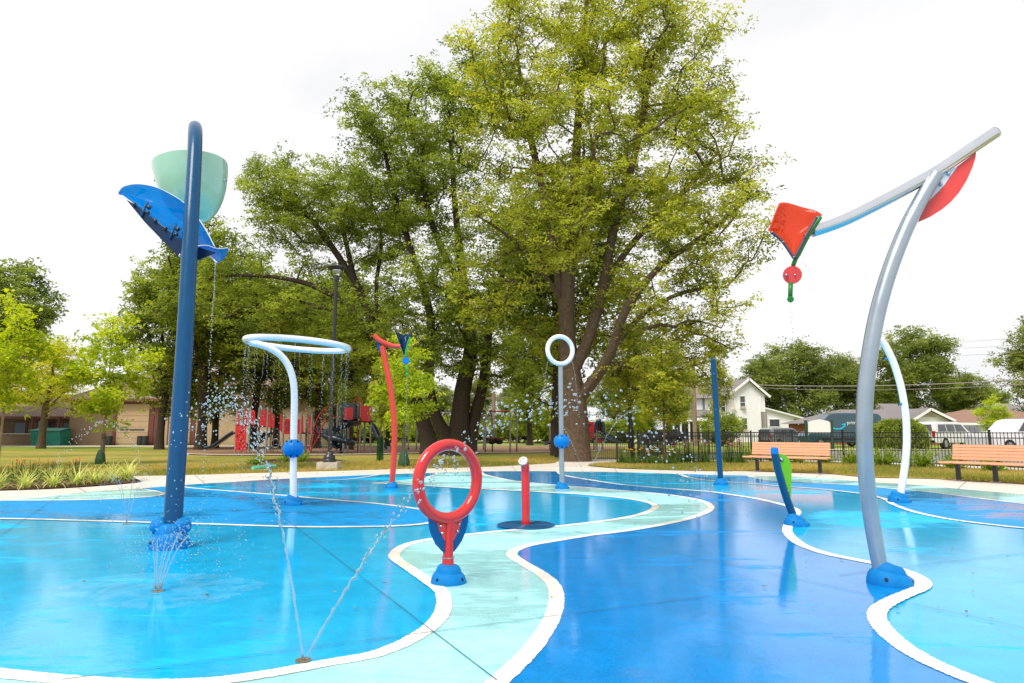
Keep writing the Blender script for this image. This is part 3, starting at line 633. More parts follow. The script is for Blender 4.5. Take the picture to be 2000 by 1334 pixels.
# ---- tall straight blue post
D0 = G(1408, 946.5); YD = D0.y
t = thing('spray_post', 'tall straight dark blue spray post left of the first bench', 'water feature', D0)
pp = [P(1408, 943, YD), P(1405, 900, YD), P(1399, 800, YD), P(1395, 730, YD), P(1393.2, 706, YD), P(1393, 701, YD), P(1393, 699, YD)]
MB().tube(crom(pp, 4), [.062]*(4*5-1) + [.055, .045, .033, .018, .008, .004], 20).build('post', M['blue_pole'], t, True, angle=50)
for x, y in ((1394.5, 730), (1398.5, 800)):
    MB().lathe([(.022, -.01), (.022, .012), (.012, .014), (.012, .006)], 14, P(x, y, YD-.062), Matrix.Rotation(math.pi/2, 3, 'X'), True, True).build('nozzle', M['blue_cap'], t, True)
base_cover(t, D0, .165, .14, .1, 2)

# ---- short curved blue post with a lime fin
C0 = G(1556, 1026); YC = C0.y
t = thing('curved_spray_post', 'short curved blue post with a lime green fin before the bench', 'water feature', C0)
pp = pxtube([(1553, 1020, YC), (1547, 1001, YC), (1537, 975, YC), (1527.5, 945, YC), (1519, 915, YC), (1514.5, 893, YC), (1513, 884, YC)], 7)
MB().tube(pp, .0475, 22).build('post', M['blue_pole'], t, True, angle=40)
MB().tube([P(1513.2, 886.5, YC), P(1512.8, 878, YC), P(1512.6, 875, YC), P(1512.6, 873.8, YC)], [.0485, .0485, .044, .03], 22).build('cap', M['blue_cap'], t, True, angle=40)
fp = [(1517, 887), (1523, 886), (1532, 888), (1539, 894), (1543.5, 904), (1545.5, 920), (1545.3, 945), (1544, 979), (1536, 960), (1529, 940), (1522, 915)]
fn = MB().plate([P(x, y, YC+.01) for x, y in fp], .022, (0, 1, 0)).build('fin', M['lime'], t)
bolt(fn, P(1526.5, 897.5, YC-.006), (0, -1, 0), .020); bolt(fn, P(1538, 959, YC-.006), (0, -1, 0), .020)
base_cover(t, C0, .155, .135, .22, .3)

# ---- large kite flyer with silver pole
S0 = G(1738, 1141); YS = S0.y
t = thing('kite_flyer', 'large silver curved pole and boom flying a red kite at right', 'water feature', S0)
path = [(1723, 1128, YS), (1712, 1072, YS), (1700, 1000, YS), (1692, 930, YS-.02), (1688, 850, YS-.04), (1690, 770, YS-.05), (1699, 690, YS-.05), (1714, 610, YS-.04), (1737, 530, YS-.03), (1768, 450, YS-.02), (1800, 388, YS), (1828, 342, YS)]
pp = pxtube(path, 7); MB().tube(pp, [.0575+.006*math.sin(math.pi*i/len(pp)) for i in range(len(pp))], 26).build('pole', M['silver'], t, True, angle=40)
path = [(1945, 258, YS+.03), (1900, 288, YS+.03), (1836, 331, YS+.03), (1780, 363, YS+.03), (1720, 395, YS+.03), (1660, 425, YS+.03), (1620, 441, YS+.03), (1586, 452, YS+.03)]
pp = pxtube(path, 7)
arm = MB().tube(pp, .0505, 26, caps=False).build('boom', M['boom'], t, True); sd = arm.modifiers.new('thickness', 'SOLIDIFY'); sd.thickness = .004; sd.offset = -1
MB().tube([pp[-1]+(pp[-2]-pp[-1])*.05, pp[-1]+(pp[-2]-pp[-1])*.15], .049, 24).build('end_disc', M['white_plate'], arm)
MB().tube([pp[0]+(pp[1]-pp[0])*1.0, pp[0]+(pp[1]-pp[0])*1.1], .046, 24).build('end_disc', M['dark_strip'], arm)  # dark disc inside the open end, standing in for the shaded hollow
rf = [(1905.4, 298), (1904, 310), (1898, 328), (1887, 353), (1872, 377), (1856, 395), (1839.6, 409), (1816, 424), (1794, 433.6), (1801, 415), (1816, 389.4), (1831, 374), (1842.6, 361.6), (1854, 345), (1868, 326)]
MB().plate([P(x, y, YS+.03) for x, y in rf], .016, (0, 1, 0)).build('fin', M['red_fin'], t)
pw = [(1868, 327), (1854, 346), (1842.6, 362.6), (1831, 375), (1816, 390), (1806, 402), (1812, 380), (1832, 345), (1846, 330)]
wp = MB().plate([P(x, y, YS+.03) for x, y in pw], .022, (0, 1, 0)).build('bolt_plate', M['white_plate'], t)
for x, y in ((1852, 339.5), (1836.5, 360)): bolt(wp, P(x, y, YS+.017), (0, -1, 0), .0125)
# the kite itself: bowed acrylic sheet
YK = YS-.02
top = crom([P(x, y, YK+d) for x, y, d in [(1502, 446, -.12), (1508, 430, -.04), (1518, 405, .04), (1524, 396, .08), (1540, 397, .10), (1567, 405, .08), (1592, 411, .02), (1606, 419, -.04)]], 6)
bot = crom([P(x, y, YK+d) for x, y, d in [(1502, 452, -.12), (1512, 457, -.11), (1521, 465, -.10), (1533, 479, -.10), (1543, 494, -.10), (1551, 504, -.10), (1572, 474, -.06), (1601, 432, -.04)]], 6)
rows = []
for a, b_ in zip(top, bot):
    rows.append([a.lerp(b_, j/10) + Vector((0, .10*math.sin(math.pi*j/10)*min(1, (a-b_).length/.25), 0)) for j in range(11)])
kt = MB().grid(rows).build('kite', M['acr_red'], t, True); sd = kt.modifiers.new('thickness', 'SOLIDIFY'); sd.thickness = .012
s1 = MB().tube(crom([P(x, y, YK-.135) for x, y in [(1506, 453.5), (1518, 462), (1531, 475.5), (1541, 490), (1550.5, 504.5)]], 5), .0125, 8).build('edge_strip', M['dark_strip'], kt, True)
s2 = MB().tube(crom([P(x, y, YK-.115) for x, y in [(1551, 505), (1562, 484), (1575, 459), (1587, 438), (1596, 423)]], 5), .0125, 8).build('edge_strip', M['dark_strip'], kt, True)
for x, y in ((1507, 453.5), (1529, 472.5), (1550, 502), (1571.5, 459), (1595.5, 424)): bolt(kt, P(x, y, YK-.148), (0, -1, 0), .006)
MB().tube(crom([P(x, y, YK-.07) for x, y in [(1602, 424), (1592, 440), (1580, 458), (1570, 476), (1562, 492), (1554, 506), (1549, 519)]], 5), .0185, 12).build('stem', M['green_stem'], t, True)
MB().tube([P(1575, 459, YK-.05), P(1588, 454.5, YS+.03)], .014, 10).build('link', M['green_stem'], t, True)
Mx = Matrix.Rotation(math.pi/2+.18, 3, 'X') @ Matrix.Rotation(0, 3, 'Z'); Mz = Matrix.Rotation(-.38, 3, 'Z') @ Mx
dk = MB().lathe([(.071, -.028), (.074, -.022), (.074, .022), (.071, .028)], 32, P(1547.5, 537, YK-.06), Mz, True, True).build('disc', M['red_fin'], t, True, angle=40)
fwd = Mz @ Vector((0, 0, 1)); fwd = fwd if fwd.y < 0 else -fwd
for x in (1536, 1552.5): bolt(dk, P(x, 537, YK-.06)+fwd*.029+Vector((0, .0, 0)), fwd, .010)
MB().tube([P(1544.5, 552, YK-.06), P(1543.2, 584, YK-.06)], .0185, 12).build('stem', M['green_stem'], t, True)
MB().lathe([(.022, -.022), (.027, -.014), (.027, .014), (.022, .022)], 16, P(1544, 584.5, YK-.06), Mz, True, True).build('nozzle', M['green_stem'], t, True, angle=40)
base_cover(t, S0, .168, .165, .17, 0.2)
KITE_DRIP = P(1545, 591, YK-.06)

# ---- white arched post
V0 = G(1757, 981); YV = V0.y
t = thing('arched_spray_post', 'white arched post standing behind the large silver pole', 'water feature', V0)
pp = pxtube([(1757, 976, YV), (1763, 940, YV), (1768.5, 900, YV), (1771, 860, YV), (1769, 812, YV), (1761, 762, YV), (1748, 716, YV), (1733, 682, YV), (1722, 666, YV), (1719, 662.5, YV), (1718, 661.5, YV)], 6)
MB().tube(pp, [.060]*(len(pp)-12)+[.059]*4+[.055, .05, .045, .04, .03, .02, .012, .005], 22).build('post', M['white_paint'], t, True, angle=60)
for x, y in ((1730.5, 701), (1759, 789)): MB().sphere(P(x, y, YV-.02), .022, 10, 6).build('nozzle', M['blue_cap'], t, True)
base_cover(t, V0, .18, .17, .2, 0)

# ---- flush spray nozzles
NOZ = {}
for (px, py, lb) in [(592, 1291, 'brass ground nozzle nearest the lens feeding two long jets'), (308, 1155, 'ground nozzle before the tipping bucket pole feeding a splashing fountain'), (247, 1024, 'ground nozzle far left beyond the white line feeding a thin fountain'), (1145, 943, 'ground nozzle on the narrow deep blue band behind the white ring post')]:
    c = G(px, py); t = thing('ground_nozzle', lb, 'nozzle', c, 'flush ground nozzles'); NOZ[px] = c
    MB().lathe([(.041, .002), (.040, .0075), (.029, .0075), (.028, .005), (.006, .005)], 28, c, None, False, True).build('plate', M['brass'], t, True, angle=30)
    MB().lathe([(.009, .004), (.009, .010), (.005, .010)], 12, c, None, False, True).build('orifice', M['steel'], t)
# ================================================================== TREES AND PLANTS
def mesh_np(name, V, F, mat, tint=None, smooth=False):
    """V (n,3), F (m,k) arrays -> mesh; tint = one value per face"""
    me = bpy.data.meshes.new(name); n, (m_, k) = len(V), F.shape
    me.vertices.add(n); me.vertices.foreach_set('co', np.ascontiguousarray(V, dtype=np.float32).ravel())
    me.loops.add(m_*k); me.loops.foreach_set('vertex_index', np.ascontiguousarray(F, dtype=np.int32).ravel())
    me.polygons.add(m_); me.polygons.foreach_set('loop_start', np.arange(0, m_*k, k, dtype=np.int32))
    me.update(calc_edges=True)
    if tint is not None:
        at = me.attributes.new('tint', 'FLOAT', 'FACE'); at.data.foreach_set('value', np.ascontiguousarray(tint, dtype=np.float32))
    if smooth: me.polygons.foreach_set('use_smooth', np.ones(m_, dtype=bool))
    me.materials.append(mat)
    return me
def leaf_quads(rs, C, D, Nn, ln, wd):
    """kite-shaped leaves: base C, direction D, normal Nn"""
    S = np.cross(D, Nn); S /= (np.linalg.norm(S, axis=1, keepdims=True)+1e-9)
    l = (ln*rs.uniform(.45, 1.5, len(C)))[:, None]; w_ = (wd*rs.uniform(.7, 1.25, len(C)))[:, None]
    fold = Nn*w_*.25
    V = np.stack([C, C + D*l*.45 + S*w_*.5 + fold, C + D*l, C + D*l*.45 - S*w_*.5 + fold], 1).reshape(-1, 3)
    F = np.arange(len(C)*4).reshape(-1, 4)
    return V, F
def unit(a): return a/(np.linalg.norm(a, axis=1, keepdims=True)+1e-9)

def grow(seed, trunks, ells, n_attr, step=.7, shell=.35, sag=.10, up_pen=.9):
    """trunks: list of polylines [(x,y,z)...]; ells: [(centre, radii, weight)]; returns nodes, chains, attractors"""
    rs = np.random.RandomState(seed)
    pos, par, chains = [], [], []
    for pl_ in trunks:
        c = crom(pl_, max(2, int(6/ max(1, len(pl_)/4)))); ids = []
        for i, p in enumerate(c):
            pos.append(np.array(p)); 
            if i == 0:
                if len(pos) == 1: par.append(-1)
                else:
                    d = [np.linalg.norm(q-pos[-1]) for q in pos[:-1]]; par.append(int(np.argmin(d)))
                    if min(d) < .02: pos[-1] = pos[-1] + np.array([.02, .01, .05])
            else: par.append(len(pos)-2)
            ids.append(len(pos)-1)
        chains.append(([par[ids[0]]] if par[ids[0]] >= 0 else []) + ids)
    n_trunk = len(pos)
    wts = np.array([e[2] if len(e) > 2 else e[1][0]*e[1][1]*e[1][2] for e in ells], float); wts /= wts.sum()
    A = []; E = rs.choice(len(ells), n_attr, p=wts)
    for k in E:
        c, r = np.array(ells[k][0]), np.array(ells[k][1])
        u = rs.normal(size=3); u /= np.linalg.norm(u); q = (shell**3 + (1-shell**3)*rs.uniform())**(1/3)
        A.append(c + u*r*q)
    A = np.array(A); X = np.zeros((n_attr*40+len(pos), 3)); X[:len(pos)] = pos; cnt = len(pos)
    d0 = np.min(np.linalg.norm(A[:, None]-X[None, :cnt], axis=2), axis=1); order = np.argsort(d0)
    tips = []
    for k in order:
        a = A[k]; dv = a-X[:cnt]; d = np.linalg.norm(dv, axis=1)
        cost = d + up_pen*np.maximum(0, -dv[:, 2] + .15*d)
        j = int(np.argmin(cost)); dist = d[j]; m_ = max(2, int(dist/step)); s0 = X[j]
        pj = par[j]; t0 = (X[j]-X[pj]) if pj >= 0 else np.array([0, 0, 1.]); t0 = t0/(np.linalg.norm(t0)+1e-9)
        ch = [j]; off = rs.normal(size=3)*dist*.05
        for i in range(1, m_+1):
            s_ = i/m_; p = s0 + (a-s0)*s_ + (t0*dist*.28)*s_*(1-s_)*(1-s_)*2 + off*math.sin(math.pi*s_) + np.array([0, 0, sag*dist*math.sin(math.pi*s_)])
            X[cnt] = p; par.append(ch[-1]); ch.append(cnt); cnt += 1
        chains.append(ch); tips.append(ch[-1])
    X = X[:cnt]; load = np.zeros(cnt); load[tips] = 1
    for i in range(cnt-1, -1, -1):
        if par[i] >= 0 and par[i] < i: load[par[i]] += load[i]
    return X, np.array(par), chains, tips, load, n_trunk, rs
def tree_meshes(name, seed, trunks, ells, n_attr, leaves, leaf, spread, bark, leafmat, r_tip=.012, r_exp=.46, r_base=None, step=.7, shell=.35, tint_c=.5, droop=.25, sag=.10, along=2, flare=1.5, rmax=None, stem_r=None):
    X, par, chains, tips, load, n_trunk, rs = grow(seed, trunks, ells, n_attr, step, shell, sag)
    rad = r_tip*np.maximum(load, 1)**r_exp
    if r_base: rad = rad*(1 + (r_base/rad[0]-1)*np.clip(load/load[0], 0, 1)**.9)
    if rmax: rad = np.minimum(rad, rmax)
    if stem_r:
        for ch, (ra, rb) in zip(chains, stem_r):
            for i_, nd in enumerate(ch[(1 if len(ch) and ch[0] < ch[-1]-len(ch)+1 else 0):]): rad[nd] = max(rad[nd], ra+(rb-ra)*i_/max(1, len(ch)-1))
    Vs, Fs, off = [], [], 0
    for ch in chains:
        pts = X[ch]; r = rad[ch].copy()
        if len(ch) > 1 and ch[0] < ch[1] : r[0] = min(r[0], r[1]*1.15)
        big = r.max(); n = 12 if big > .2 else (7 if big > .06 else 4)
        T = np.gradient(pts, axis=0) if len(pts) > 1 else np.array([[0, 0, 1.]]); T = unit(T)
        u = np.cross(T[0], [0, 0, 1.] if abs(T[0][2]) < .9 else [0, 1., 0]); u /= np.linalg.norm(u)
        ring = []
        for i in range(len(pts)):
            u = u - T[i]*np.dot(u, T[i]); u /= (np.linalg.norm(u)+1e-9); w_ = np.cross(T[i], u)
            a = np.arange(n)*2*math.pi/n
            rr_ = r[i]*(1 + (.10*np.sin(3*a+i*.3)+.06*np.sin(7*a+i*.9) if big > .2 else 0))
            if pts[i][2] < 1.2 and big > .12: rr_ = rr_*(1 + (flare-1)*max(0, 1-pts[i][2]/1.0)**2)*(1+ .10*np.sin(5*a))
            ring.append(pts[i] + (np.cos(a)[:, None]*u + np.sin(a)[:, None]*w_)*np.asarray(rr_).reshape(-1, 1))
        V = np.concatenate(ring); m_ = len(pts)
        i, k = np.meshgrid(np.arange(m_-1), np.arange(n), indexing='ij'); l = (k+1) % n
        F = np.stack([i*n+k, i*n+l, (i+1)*n+l, (i+1)*n+k], -1).reshape(-1, 4) + off
        Vs.append(V); Fs.append(F); off += len(V)
    tm = mesh_np(name+'_trunk', np.concatenate(Vs), np.concatenate(Fs), bark, None, True)
    # leaves gathered round the twig ends and along the last part of each twig
    C0_ = [X[t_] for t_ in tips]; cl = rs.uniform(0, 1, len(tips)); cen, ct = [], []
    for i, ch in enumerate(chains[-len(tips):]):
        for q in range(along+1):
            j = ch[max(0, len(ch)-1-q)]; cen.append(X[j]); ct.append(cl[i])
    cen = np.array(cen); ct = np.array(ct); per = max(1, leaves//len(cen)); idx = np.repeat(np.arange(len(cen)), per)
    n = len(idx); sub = rs.normal(size=(len(cen), 5, 3))*np.array([spread, spread, spread*.6])*.72; si = rs.randint(0, 5, n)
    C = cen[idx] + np.clip(sub[idx, si], -spread*1.1, spread*1.1) + np.clip(rs.normal(size=(n, 3)), -1.5, 1.5)*np.array([spread, spread, spread*.42])*.27
    D = rs.normal(size=(n, 3)); D[:, 2] = D[:, 2]*.45 - droop; D = unit(D)
    Nn = rs.normal(size=(n, 3))*.6; Nn[:, 2] += 1.0; Nn = unit(Nn - D*np.sum(Nn*D, 1, keepdims=True))
    V, F = leaf_quads(rs, C, D, Nn, leaf[0], leaf[1])
    tint = np.clip(tint_c + (ct[idx]-.5)*.8 + rs.normal(size=n)*.10, 0, 1)  # random leaf colour; the clump spread also paints lit and shaded clumps
    cm = mesh_np(name+'_crown', V, F, leafmat, tint)
    return tm, cm
def plant_tree(name, label, meshes, loc, rz=0, s=1.0, group=None, cat='tree'):
    t = thing(name, label, cat, loc, group, rz); t.scale = s if hasattr(s, '__len__') else (s, s, s)
    obj_from(meshes[0], 'trunk', t); obj_from(meshes[1], 'crown', t)
    return t
def rel(base, pts): return [tuple(Vector(p)-Vector(base)) for p in pts]

# ---- the big tree (several stems from one bole), local origin at its foot
TB = Vector((2.62, 28.6, 0))
def T(px, py, Y): return tuple(P(px, py, Y)-TB)
def EL(px, py, Y, rx, ry, rz, w_=None): 
    e = (T(px, py, Y), (rx, ry, rz)); return e + ((w_,) if w_ else ())
trunks = [[(0, 0, -.3), (0, 0, 1.0), (-.05, 0, 2.6), T(1112, 700, 28.6), T(1108, 620, 28.6), T(1112, 520, 28.5), T(1120, 400, 28.6), T(1128, 250, 28.8), T(1140, 80, 29.2), T(1150, -60, 29.4)],
          [T(1112, 660, 28.6), T(1098, 590, 28.7), T(1085, 500, 29.0), T(1062, 380, 29.4), T(1030, 240, 29.6), T(1010, 100, 29.9)],
          [T(1122, 720, 28.5), T(1150, 660, 28.2), T(1178, 560, 28.0), T(1200, 440, 28.0), T(1240, 300, 28.0), T(1270, 140, 28.2)],
          [T(1130, 780, 28.5), T(1165, 735, 28.0), T(1195, 680, 27.6), T(1225, 600, 27.2), T(1290, 520, 27.0), T(1390, 450, 26.8), T(1470, 380, 26.8)],
          [T(1178, 560, 28.0), T(1240, 470, 28.4), T(1330, 380, 28.8), T(1400, 300, 29.2)],
          [T(1190, 690, 27.6), T(1260, 610, 27.4), T(1340, 570, 27.6), T(1420, 560, 27.8)],
          [T(1098, 590, 28.7), T(1050, 520, 28.0), T(990, 460, 27.4), T(930, 420, 27.0)],
          [T(1112, 520, 28.5), T(1140, 430, 27.2), T(1160, 330, 26.2), T(1150, 240, 25.6)]]
ells = [EL(1150, 20, 29, 4.6, 4.6, 4.0), EL(1030, 120, 29, 3.6, 4, 3.2), EL(1290, 120, 28.6, 3.2, 4, 3.2), EL(1080, 280, 28.4, 4.2, 4.6, 3.0), EL(1290, 300, 28.2, 4.0, 4.4, 3.0), EL(1400, 260, 28.6, 1.5, 3, 2.4),
        EL(1170, 420, 26.6, 4.2, 3.0, 2.6), EL(1350, 440, 27.6, 3.6, 3.8, 2.2), EL(1475, 350, 27.4, 1.4, 2.0, 1.1, 6), EL(1430, 500, 27.2, 1.5, 2.4, 1.4), EL(1020, 420, 28, 2.8, 3.6, 2.2), EL(1300, 590, 27.8, 3.3, 3.6, 1.6), EL(1400, 640, 28, 1.2, 2.2, 1.2),
        EL(1260, 690, 30.5, 3.0, 2.4, 1.5), EL(1350, 690, 29.5, 1.4, 2.2, 1.2), EL(960, 560, 28, 1.8, 2.8, 1.6), EL(1040, 650, 31, 1.6, 2.0, 1.6), EL(1465, 590, 27.2, .6, 1.2, .5, 2), EL(1180, 610, 30.8, 3.0, 1.6, 1.8), EL(1290, 730, 30.5, 2.6, 2.2, 1.3), EL(1220, 760, 31, 1.6, 1.6, 1.2), EL(1370, 640, 29, 1.8, 2.2, 1.5)]
big = tree_meshes('big_tree', 3, trunks, ells, 980, 160000, (.145, .072), .48, M['bark'], M['leaf_main'], .015, .47, .55, .7, .25, .55, .3, flare=1.15, stem_r=[(.56, .05), (.26, .04), (.26, .04), (.27, .04), (.14, .03), (.13, .03), (.14, .03), (.13, .03)])
plant_tree('shade_tree', 'tallest tree, many stemmed, with bright yellow green crown behind white ring post', big, TB)

# ---- the tree beside it with a cluster of dark leaning trunks
TB = Vector((-2.9, 36.6, 0))
trunks = [[(0, 0, -.3), (.1, 0, 1.2), T(905, 760, 36.6), T(920, 680, 36.6), T(905, 560, 36.6), T(890, 420, 36.8), T(880, 280, 37)],
          [(.4, .1, -.3), (.8, .2, 1.5), T(945, 740, 36.6), T(955, 640, 36.8), T(985, 520, 36.8), T(1000, 400, 37)],
          [(-.35, 0, -.3), (-.6, -.1, 1.0), T(850, 810, 36.4), T(838, 740, 36.2), T(842, 620, 36), T(800, 480, 36), T(770, 380, 36), T(745, 270, 36)],
          [T(905, 560, 36.6), T(860, 480, 36), T(830, 380, 36), T(825, 280, 36)]]
ells = [EL(760, 250, 36, 2.7, 3.6, 2.6), EL(700, 260, 36, 1.4, 2.6, 1.6), EL(860, 240, 36.6, 3.2, 4, 3.2), EL(940, 170, 37, 2.6, 3.6, 2.8), EL(770, 380, 36, 3.4, 3.8, 2.4), EL(880, 400, 36.6, 3.4, 4, 2.6), EL(860, 540, 34.6, 3.6, 3.0, 2.4), EL(800, 590, 34, 2.2, 2.4, 2.0), EL(930, 620, 35, 2.6, 3, 2.0), EL(860, 690, 35.4, 2.6, 2.6, 1.6), EL(985, 560, 37, 1.6, 3, 3.0), EL(980, 690, 37.5, 1.6, 2.2, 1.6), EL(880, 640, 40, 4.5, 2.5, 3.2), EL(940, 720, 35, 1.8, 1.6, 1.1), EL(830, 700, 34, 1.6, 1.6, 1.2)]
mid = tree_meshes('mid_tree', 5, trunks, ells, 560, 104000, (.165, .085), .56, M['bark_dark'], M['leaf_mid'], .015, .47, .55, .8, .3, .5, .3, stem_r=[(.62, .08), (.42, .06), (.40, .06), (.2, .04)])
plant_tree('shade_tree', 'dark multi trunked tree with leaning stems beyond the red ring', mid, TB)

# ---- tree with long limbs reaching left over the playground
TB = Vector((-4.5, 38.6, 0))
trunks = [[(0, 0, -.3), (-.2, 0, 1.0), T(815, 790, 38.4), T(775, 720, 38.2), T(738, 660, 38), T(712, 590, 38), T(690, 540, 38), T(670, 450, 38), T(640, 380, 38)],
          [T(775, 720, 38.2), T(730, 665, 37.8), T(680, 600, 37.4), T(620, 562, 37), T(560, 545, 36.8), T(490, 538, 36.6), T(425, 540, 36.4)],
          [T(700, 560, 38), T(640, 470, 38), T(590, 410, 38), T(540, 380, 38)],
          [T(738, 660, 38), T(735, 560, 38.4), T(745, 480, 38.6), T(740, 430, 38.6)]]
ells = [EL(600, 370, 38, 3.6, 3.6, 2.0), EL(530, 360, 38, 1.6, 2.4, 1.6), EL(690, 400, 38, 3.0, 3.6, 2.4), EL(560, 430, 38, 3.0, 3.4, 1.6), EL(740, 470, 38.4, 2.4, 3, 2.0), EL(520, 520, 37, 3.0, 2.8, 1.1), EL(430, 520, 36.8, 1.9, 2.2, 1.2), EL(620, 610, 37.4, 3.2, 3.0, 1.7), EL(700, 660, 37, 2.2, 2.4, 1.6), EL(530, 620, 37, 2.6, 2.6, 1.7), EL(445, 600, 37, 2.0, 2.2, 1.7), EL(660, 500, 39, 2.8, 2, 1.6), EL(600, 680, 40, 4, 2, 1.6)]
loc_ = tree_meshes('reaching_tree', 8, trunks, ells, 480, 84000, (.155, .075), .56, M['bark_dark'], M['leaf_mid'], .015, .47, .42, .8, .25, .58, .3, stem_r=[(.46, .07), (.24, .05), (.16, .04), (.14, .04)])
plant_tree('shade_tree', 'airy tree with long dark limbs arching left behind the lamp post', loc_, TB)

# ---- generic broad trees, built once and copied
def generic(name, seed, H, W, leaves, leaf, n_attr, bark, lm, tr=.28, tc_=.5, lowc=.25):
    rs = random.Random(seed)
    trunks = [[(0, 0, -.3), (.05, 0, H*.15), (rs.uniform(-.2, .2), 0, H*.35), (rs.uniform(-.4, .4), rs.uniform(-.3, .3), H*.6), (rs.uniform(-.3, .3), 0, H*.88)]]
    for k in range(3):
        a = rs.uniform(0, 6.28); trunks.append([(0, 0, H*rs.uniform(.25, .4)), (math.cos(a)*W*.2, math.sin(a)*W*.2, H*.55), (math.cos(a)*W*.36, math.sin(a)*W*.36, H*.74)])
    ells = [((0, 0, H*.68), (W*.36, W*.36, H*.28))]
    for k in range(9):
        a = k*2.4+rs.uniform(-.4, .4); z = H*(lowc+.08 + (.92-lowc-.16)*k/8); f = math.sin(math.pi*min(1, .18+.8*(z/H-lowc)/(1-lowc)))
        ells.append(((math.cos(a)*W*.27*f, math.sin(a)*W*.27*f, z), (W*.24*max(f, .5), W*.24*max(f, .5), H*.11)))
    return tree_meshes(name, seed, trunks, ells, n_attr, leaves, leaf, .09*W*.75, bark, lm, .016, .46, tr, .9, .3, tc_, .3)
gA = generic('tree_a', 21, 14, 8.5, 36000, (.20, .10), 240, M['bark_dark'], M['leaf_mid'], .25, .48, .17)
gB = generic('tree_b', 22, 13, 7.5, 34000, (.20, .10), 220, M['bark_dark'], M['leaf_mid'], .22, .55, .17)
gF = generic('tree_far', 23, 13, 12, 38000, (.28, .15), 280, M['bark_dark'], M['leaf_far'], .4, .45, .14)
gG = generic('tree_far_b', 29, 14, 11, 32000, (.28, .14), 230, M['bark_dark'], M['leaf_far'], .35, .5, .2)
gy = generic('tree_gold', 24, 9.0, 7.0, 22000, (.17, .07), 150, M['bark'], M['leaf_gold'], .22, .5, .3)
gD = generic('tree_dark', 25, 15, 10, 32000, (.26, .14), 220, M['bark_dark'], M['leaf_dark'], .4, .4, .2)
row = [('straight trunked tree, leftmost of the row before the tan building', 313, 48, gB, 1.0, .3), ('dark trunked tree just right of the tall blue pole', 392, 47, gA, 1.06, 1.2), ('slim tree between the blue pole and climbing wall', 421, 52, gB, .92, 2.5), ('tree behind the left red play panels', 495, 51, gA, .9, 3.6), ('tree behind the shower ring post', 540, 54, gB, .95, 4.4), ('tree behind the arched red climber', 618, 52, gB, .98, .9), ('thick trunked tree behind the spiral slide', 682, 47, gA, .86, 5.2), ('shaded trunk just left behind the big tree', 1088, 34, gA, 1.1, 2.7), ('dark leafy tree filling in right behind the big trunk', 1232, 46, gA, .64, 1.1), ('small dark tree between gate and street tree', 1306, 62, gB, .66, 4.0), ('dim tree between the swing arch and big trunk', 1035, 62, gB, 1.0, 3.3), ('dark slender tree behind the swings, left of coral post', 758, 58, gB, .8, 5.9), ('tree standing behind the lamp post and slides', 655, 60, gA, .8, .1)]
for lb, px, Y, g, s_, rz in row:
    plant_tree('shade_tree', lb, g, (P(px, 850, Y).x, Y, -.03), rz, s_*(1.14 if px < 700 else 1), 'trees behind the playground')
plant_tree('shade_tree', 'golden leaved forked tree before the low brown roof', gy, (P(82, 850, 50).x, 50, -.03), .6, (1.0, 1.0, .95))
plant_tree('shade_tree', 'tall dark tree at the left edge behind lime sapling', gD, (P(-25, 850, 60).x, 60, -.03), .2, 1.17)
plant_tree('shade_tree', 'dark tree behind the roof at far left edge', gD, (P(-150, 850, 54).x, 54, -.03), 2.2, 1.0)
far = [('wide dark green tree behind the white house wing', 1560, 96, gF, (1.25, 1.25, 1.12), .4), ('full tree behind the delivery van', 1640, 100, gF, (1.0, 1.0, 1.02), 2.0), ('broad dense tree left of the far wing roof', 1495, 92, gF, (.85, .85, .92), 3.2),
       ('tall open tree behind the grey roofed ranch house', 1792, 88, gG, (1.3, 1.3, 1.1), 1.0), ('rounded tree right of the open tree, above red roof', 1885, 92, gF, (.8, .8, .75), 4.1), ('tree cut off by the right edge above the red roof', 2070, 70, gG, (.95, .95, 1.0), 2.9), ('dim tree showing between silver pole and white arch', 1735, 140, gF, (1.1, 1.1, .95), 1.9)]
for lb, px, Y, g, s_, rz in far: plant_tree('shade_tree', lb, g, (P(px, 850, Y).x, Y, -.03), rz, s_, 'far trees beyond the street')
for i, (px, Y, s_) in enumerate([(1200, 78, .62), (1270, 70, .6), (1120, 105, .75), (1010, 112, .7), (930, 118, .8), (850, 110, .72), (770, 116, .8), (700, 122, .78), (1950, 170, .9), (1860, 175, .9), (1330, 112, .8)]):
    plant_tree('shade_tree', ['distant tree seen under the big crown above the gate', 'distant tree left of the white house porch', 'distant tree right behind the big trunk', 'distant tree behind the right swing arch', 'distant tree between swings and dark trunks', 'distant tree behind the dark leaning trunks', 'distant tree behind the coral post', 'distant tree behind the spiral slide tower', 'hazy tree on the horizon above the red roof', 'hazy tree on the horizon right of the gable', 'distant tree behind the utility pole'][i], gF if i % 2 else gG, (P(px, 850, Y).x, Y, -.03), i*1.7, s_, 'distant background trees')

